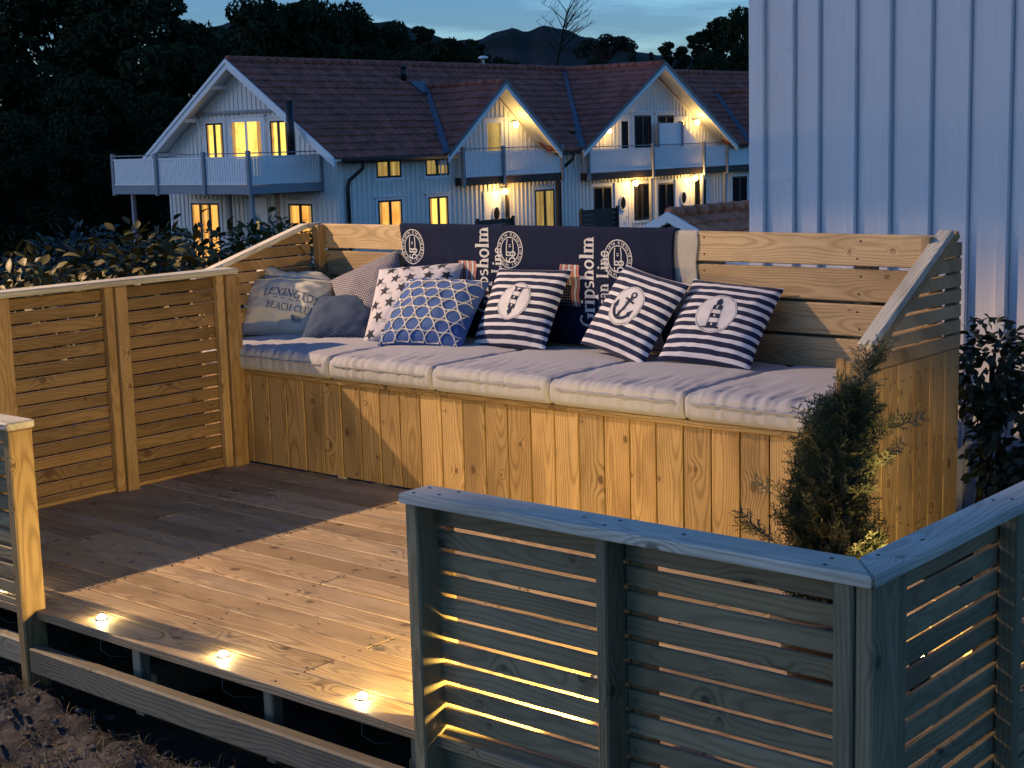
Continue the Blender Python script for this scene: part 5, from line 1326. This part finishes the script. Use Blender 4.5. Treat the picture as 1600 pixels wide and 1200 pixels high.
bush('garden_bush', 'dark upright bush at the left edge above the fence', [((-7.4, 2.6, .25), (.55, .55, .75)), ((-7.6, 3.2, -.2), (.6, .6, .6)), ((-7.2, 2.2, -.3), (.7, .7, .7))], 2400, .10, .05, LEAF_DARK, 63)
bush('garden_shrub', 'dark leafy shrub between the bench end and the white wall', [((2.95, 1.24, .47), (.14, .18, .20)), ((3.14, 1.2, .24), (.22, .24, .26)), ((3.45, 1.05, .02), (.34, .3, .34)), ((3.35, 1.3, -.1), (.4, .3, .3)), ((3.85, .75, .0), (.35, .35, .36))], 7000, .045, .032, LEAF_DARK, 64, 'shrub')

# arborvitae in a pot on the deck
def spray(rnd, L_):
    """flat fan of scale-leaf twigs in the XY plane"""
    Q = []
    def twig(p, d, l, w_, lev):
        e = p + d * l; n_ = Vector((-d.y, d.x, 0)) * w_
        Q.append((p - n_, p + n_, e + n_ * .45, e - n_ * .45))
        if lev < 2:
            k = 5 if lev == 0 else 3
            for i in range(k):
                for s_ in (-1, 1):
                    if rnd.random() < .12: continue
                    a = s_ * rnd.uniform(.55, .95); d2 = Vector((d.x * math.cos(a) - d.y * math.sin(a), d.x * math.sin(a) + d.y * math.cos(a), rnd.uniform(-.12, .12))).normalized()
                    twig(p + d * l * (i + .6 + .3 * rnd.random()) / k, d2, l * rnd.uniform(.32, .48) * (1 - .45 * i / k), w_ * .8, lev + 1)
    twig(Vector((0, 0, 0)), Vector((1, 0, 0)), L_, .0028, 0); return Q
rnd = random.Random(12); temps = [spray(rnd, .12) for _ in range(6)]
sh = thing('arborvitae_shrub', 'leaning green arborvitae in front of the bench end', 'shrub', (3.50, -1.0, .22))
V = []; F = []
AXP = [(3.50, -1.02, .22), (3.49, -1.02, .40), (3.50, -1.01, .56), (3.53, -1.0, .66), (3.56, -1.0, .74), (3.585, -1.0, .81)]
def axis(z):
    for a, b in zip(AXP[:-1], AXP[1:]):
        if z <= b[2]: s = (z - a[2]) / (b[2] - a[2]); return Vector(a) * (1 - s) + Vector(b) * s
    return Vector(AXP[-1])
def rad(z): return .105 if z < .38 else .105 - (z - .38) * .16 if z < .55 else .078 - (z - .55) * .20 if z < .70 else max(.015, .048 - (z - .70) * .3)
def put(tp, pos, d, sc_):
    q = d.to_track_quat('X', 'Z').to_matrix() @ Matrix.Rotation(rnd.uniform(0, 6.28), 3, 'X'); 
    for qd in tp:
        n = len(V)
        for v in qd: V.append(tuple(q @ (Vector(v) * sc_) + pos))
        F.append((n, n + 1, n + 2, n + 3))
for k in range(900):
    z = .22 + .54 * rnd.random() ** 1.15; a = rnd.uniform(0, 2 * math.pi); c = axis(z); rr = rad(z) * (1 + .75 * noise.noise(Vector((math.cos(a) * 1.3, math.sin(a) * 1.3, z * 8 + 2)))); r = rr * rnd.uniform(.15, .80)
    out = Vector((math.cos(a), math.sin(a), 0)); d = (out * rnd.uniform(.5, 1.1) + Vector((0, 0, rnd.uniform(.5, 1.3)))).normalized()
    put(temps[k % 6], c + out * r, d, rnd.uniform(.5, .8) * (.72 if z > .68 else 1))
for tip, n_ in (((3.28, -1.05, .40), 7), ((3.67, -.98, .70), 6), ((3.66, -1.0, .62), 4), ((3.44, -1.0, .66), 4), ((3.60, -1.0, .84), 12), ((3.30, -1.05, .52), 5)):
    tip = Vector(tip); c = axis(max(.26, tip.z - .12))
    for k in range(n_):
        s = .45 + .5 * (k + rnd.random()) / n_; put(temps[k % 6], c + (tip - c) * s, ((tip - c).normalized() + Vector((rnd.gauss(0, .3), rnd.gauss(0, .3), rnd.gauss(.1, .25)))).normalized(), rnd.uniform(.5, .8))
tag(mesh('foliage', V, F, LEAF_THUJA, sh), kind='stuff')
g = Geo(); g.tube([(3.5, -1.02, .16)] + AXP, [.016, .016, .013, .010, .007, .005, .002], 7)
for k in range(16):
    z = .24 + .035 * k; a = k * 2.4; c = axis(z); g.tube([c, c + Vector((math.cos(a), math.sin(a), .9)).normalized() * rad(z) * .9], [.005, .002], 5)
g.build('trunk', SOIL_BROWN, sh, True)
pot = thing('plant_pot', 'dark clay pot standing on the deck under the arborvitae', 'pot', (3.5, -1.02, 0))
g = Geo(); g.lathe((3.5, -1.02, .001), [(.10, 0), (.135, .17), (.15, .175), (.15, .205), (.135, .205), (.13, .18), (.02, .178)], 28); g.build('pot_body', plain('dark_clay', (.06, .05, .045), .8), pot, True)
g = Geo(); g.lathe((3.5, -1.02, .182), [(.126, 0), (.06, .008), (.01, .01)], 20); g.build('potting_soil', SOIL_BROWN, pot, True)
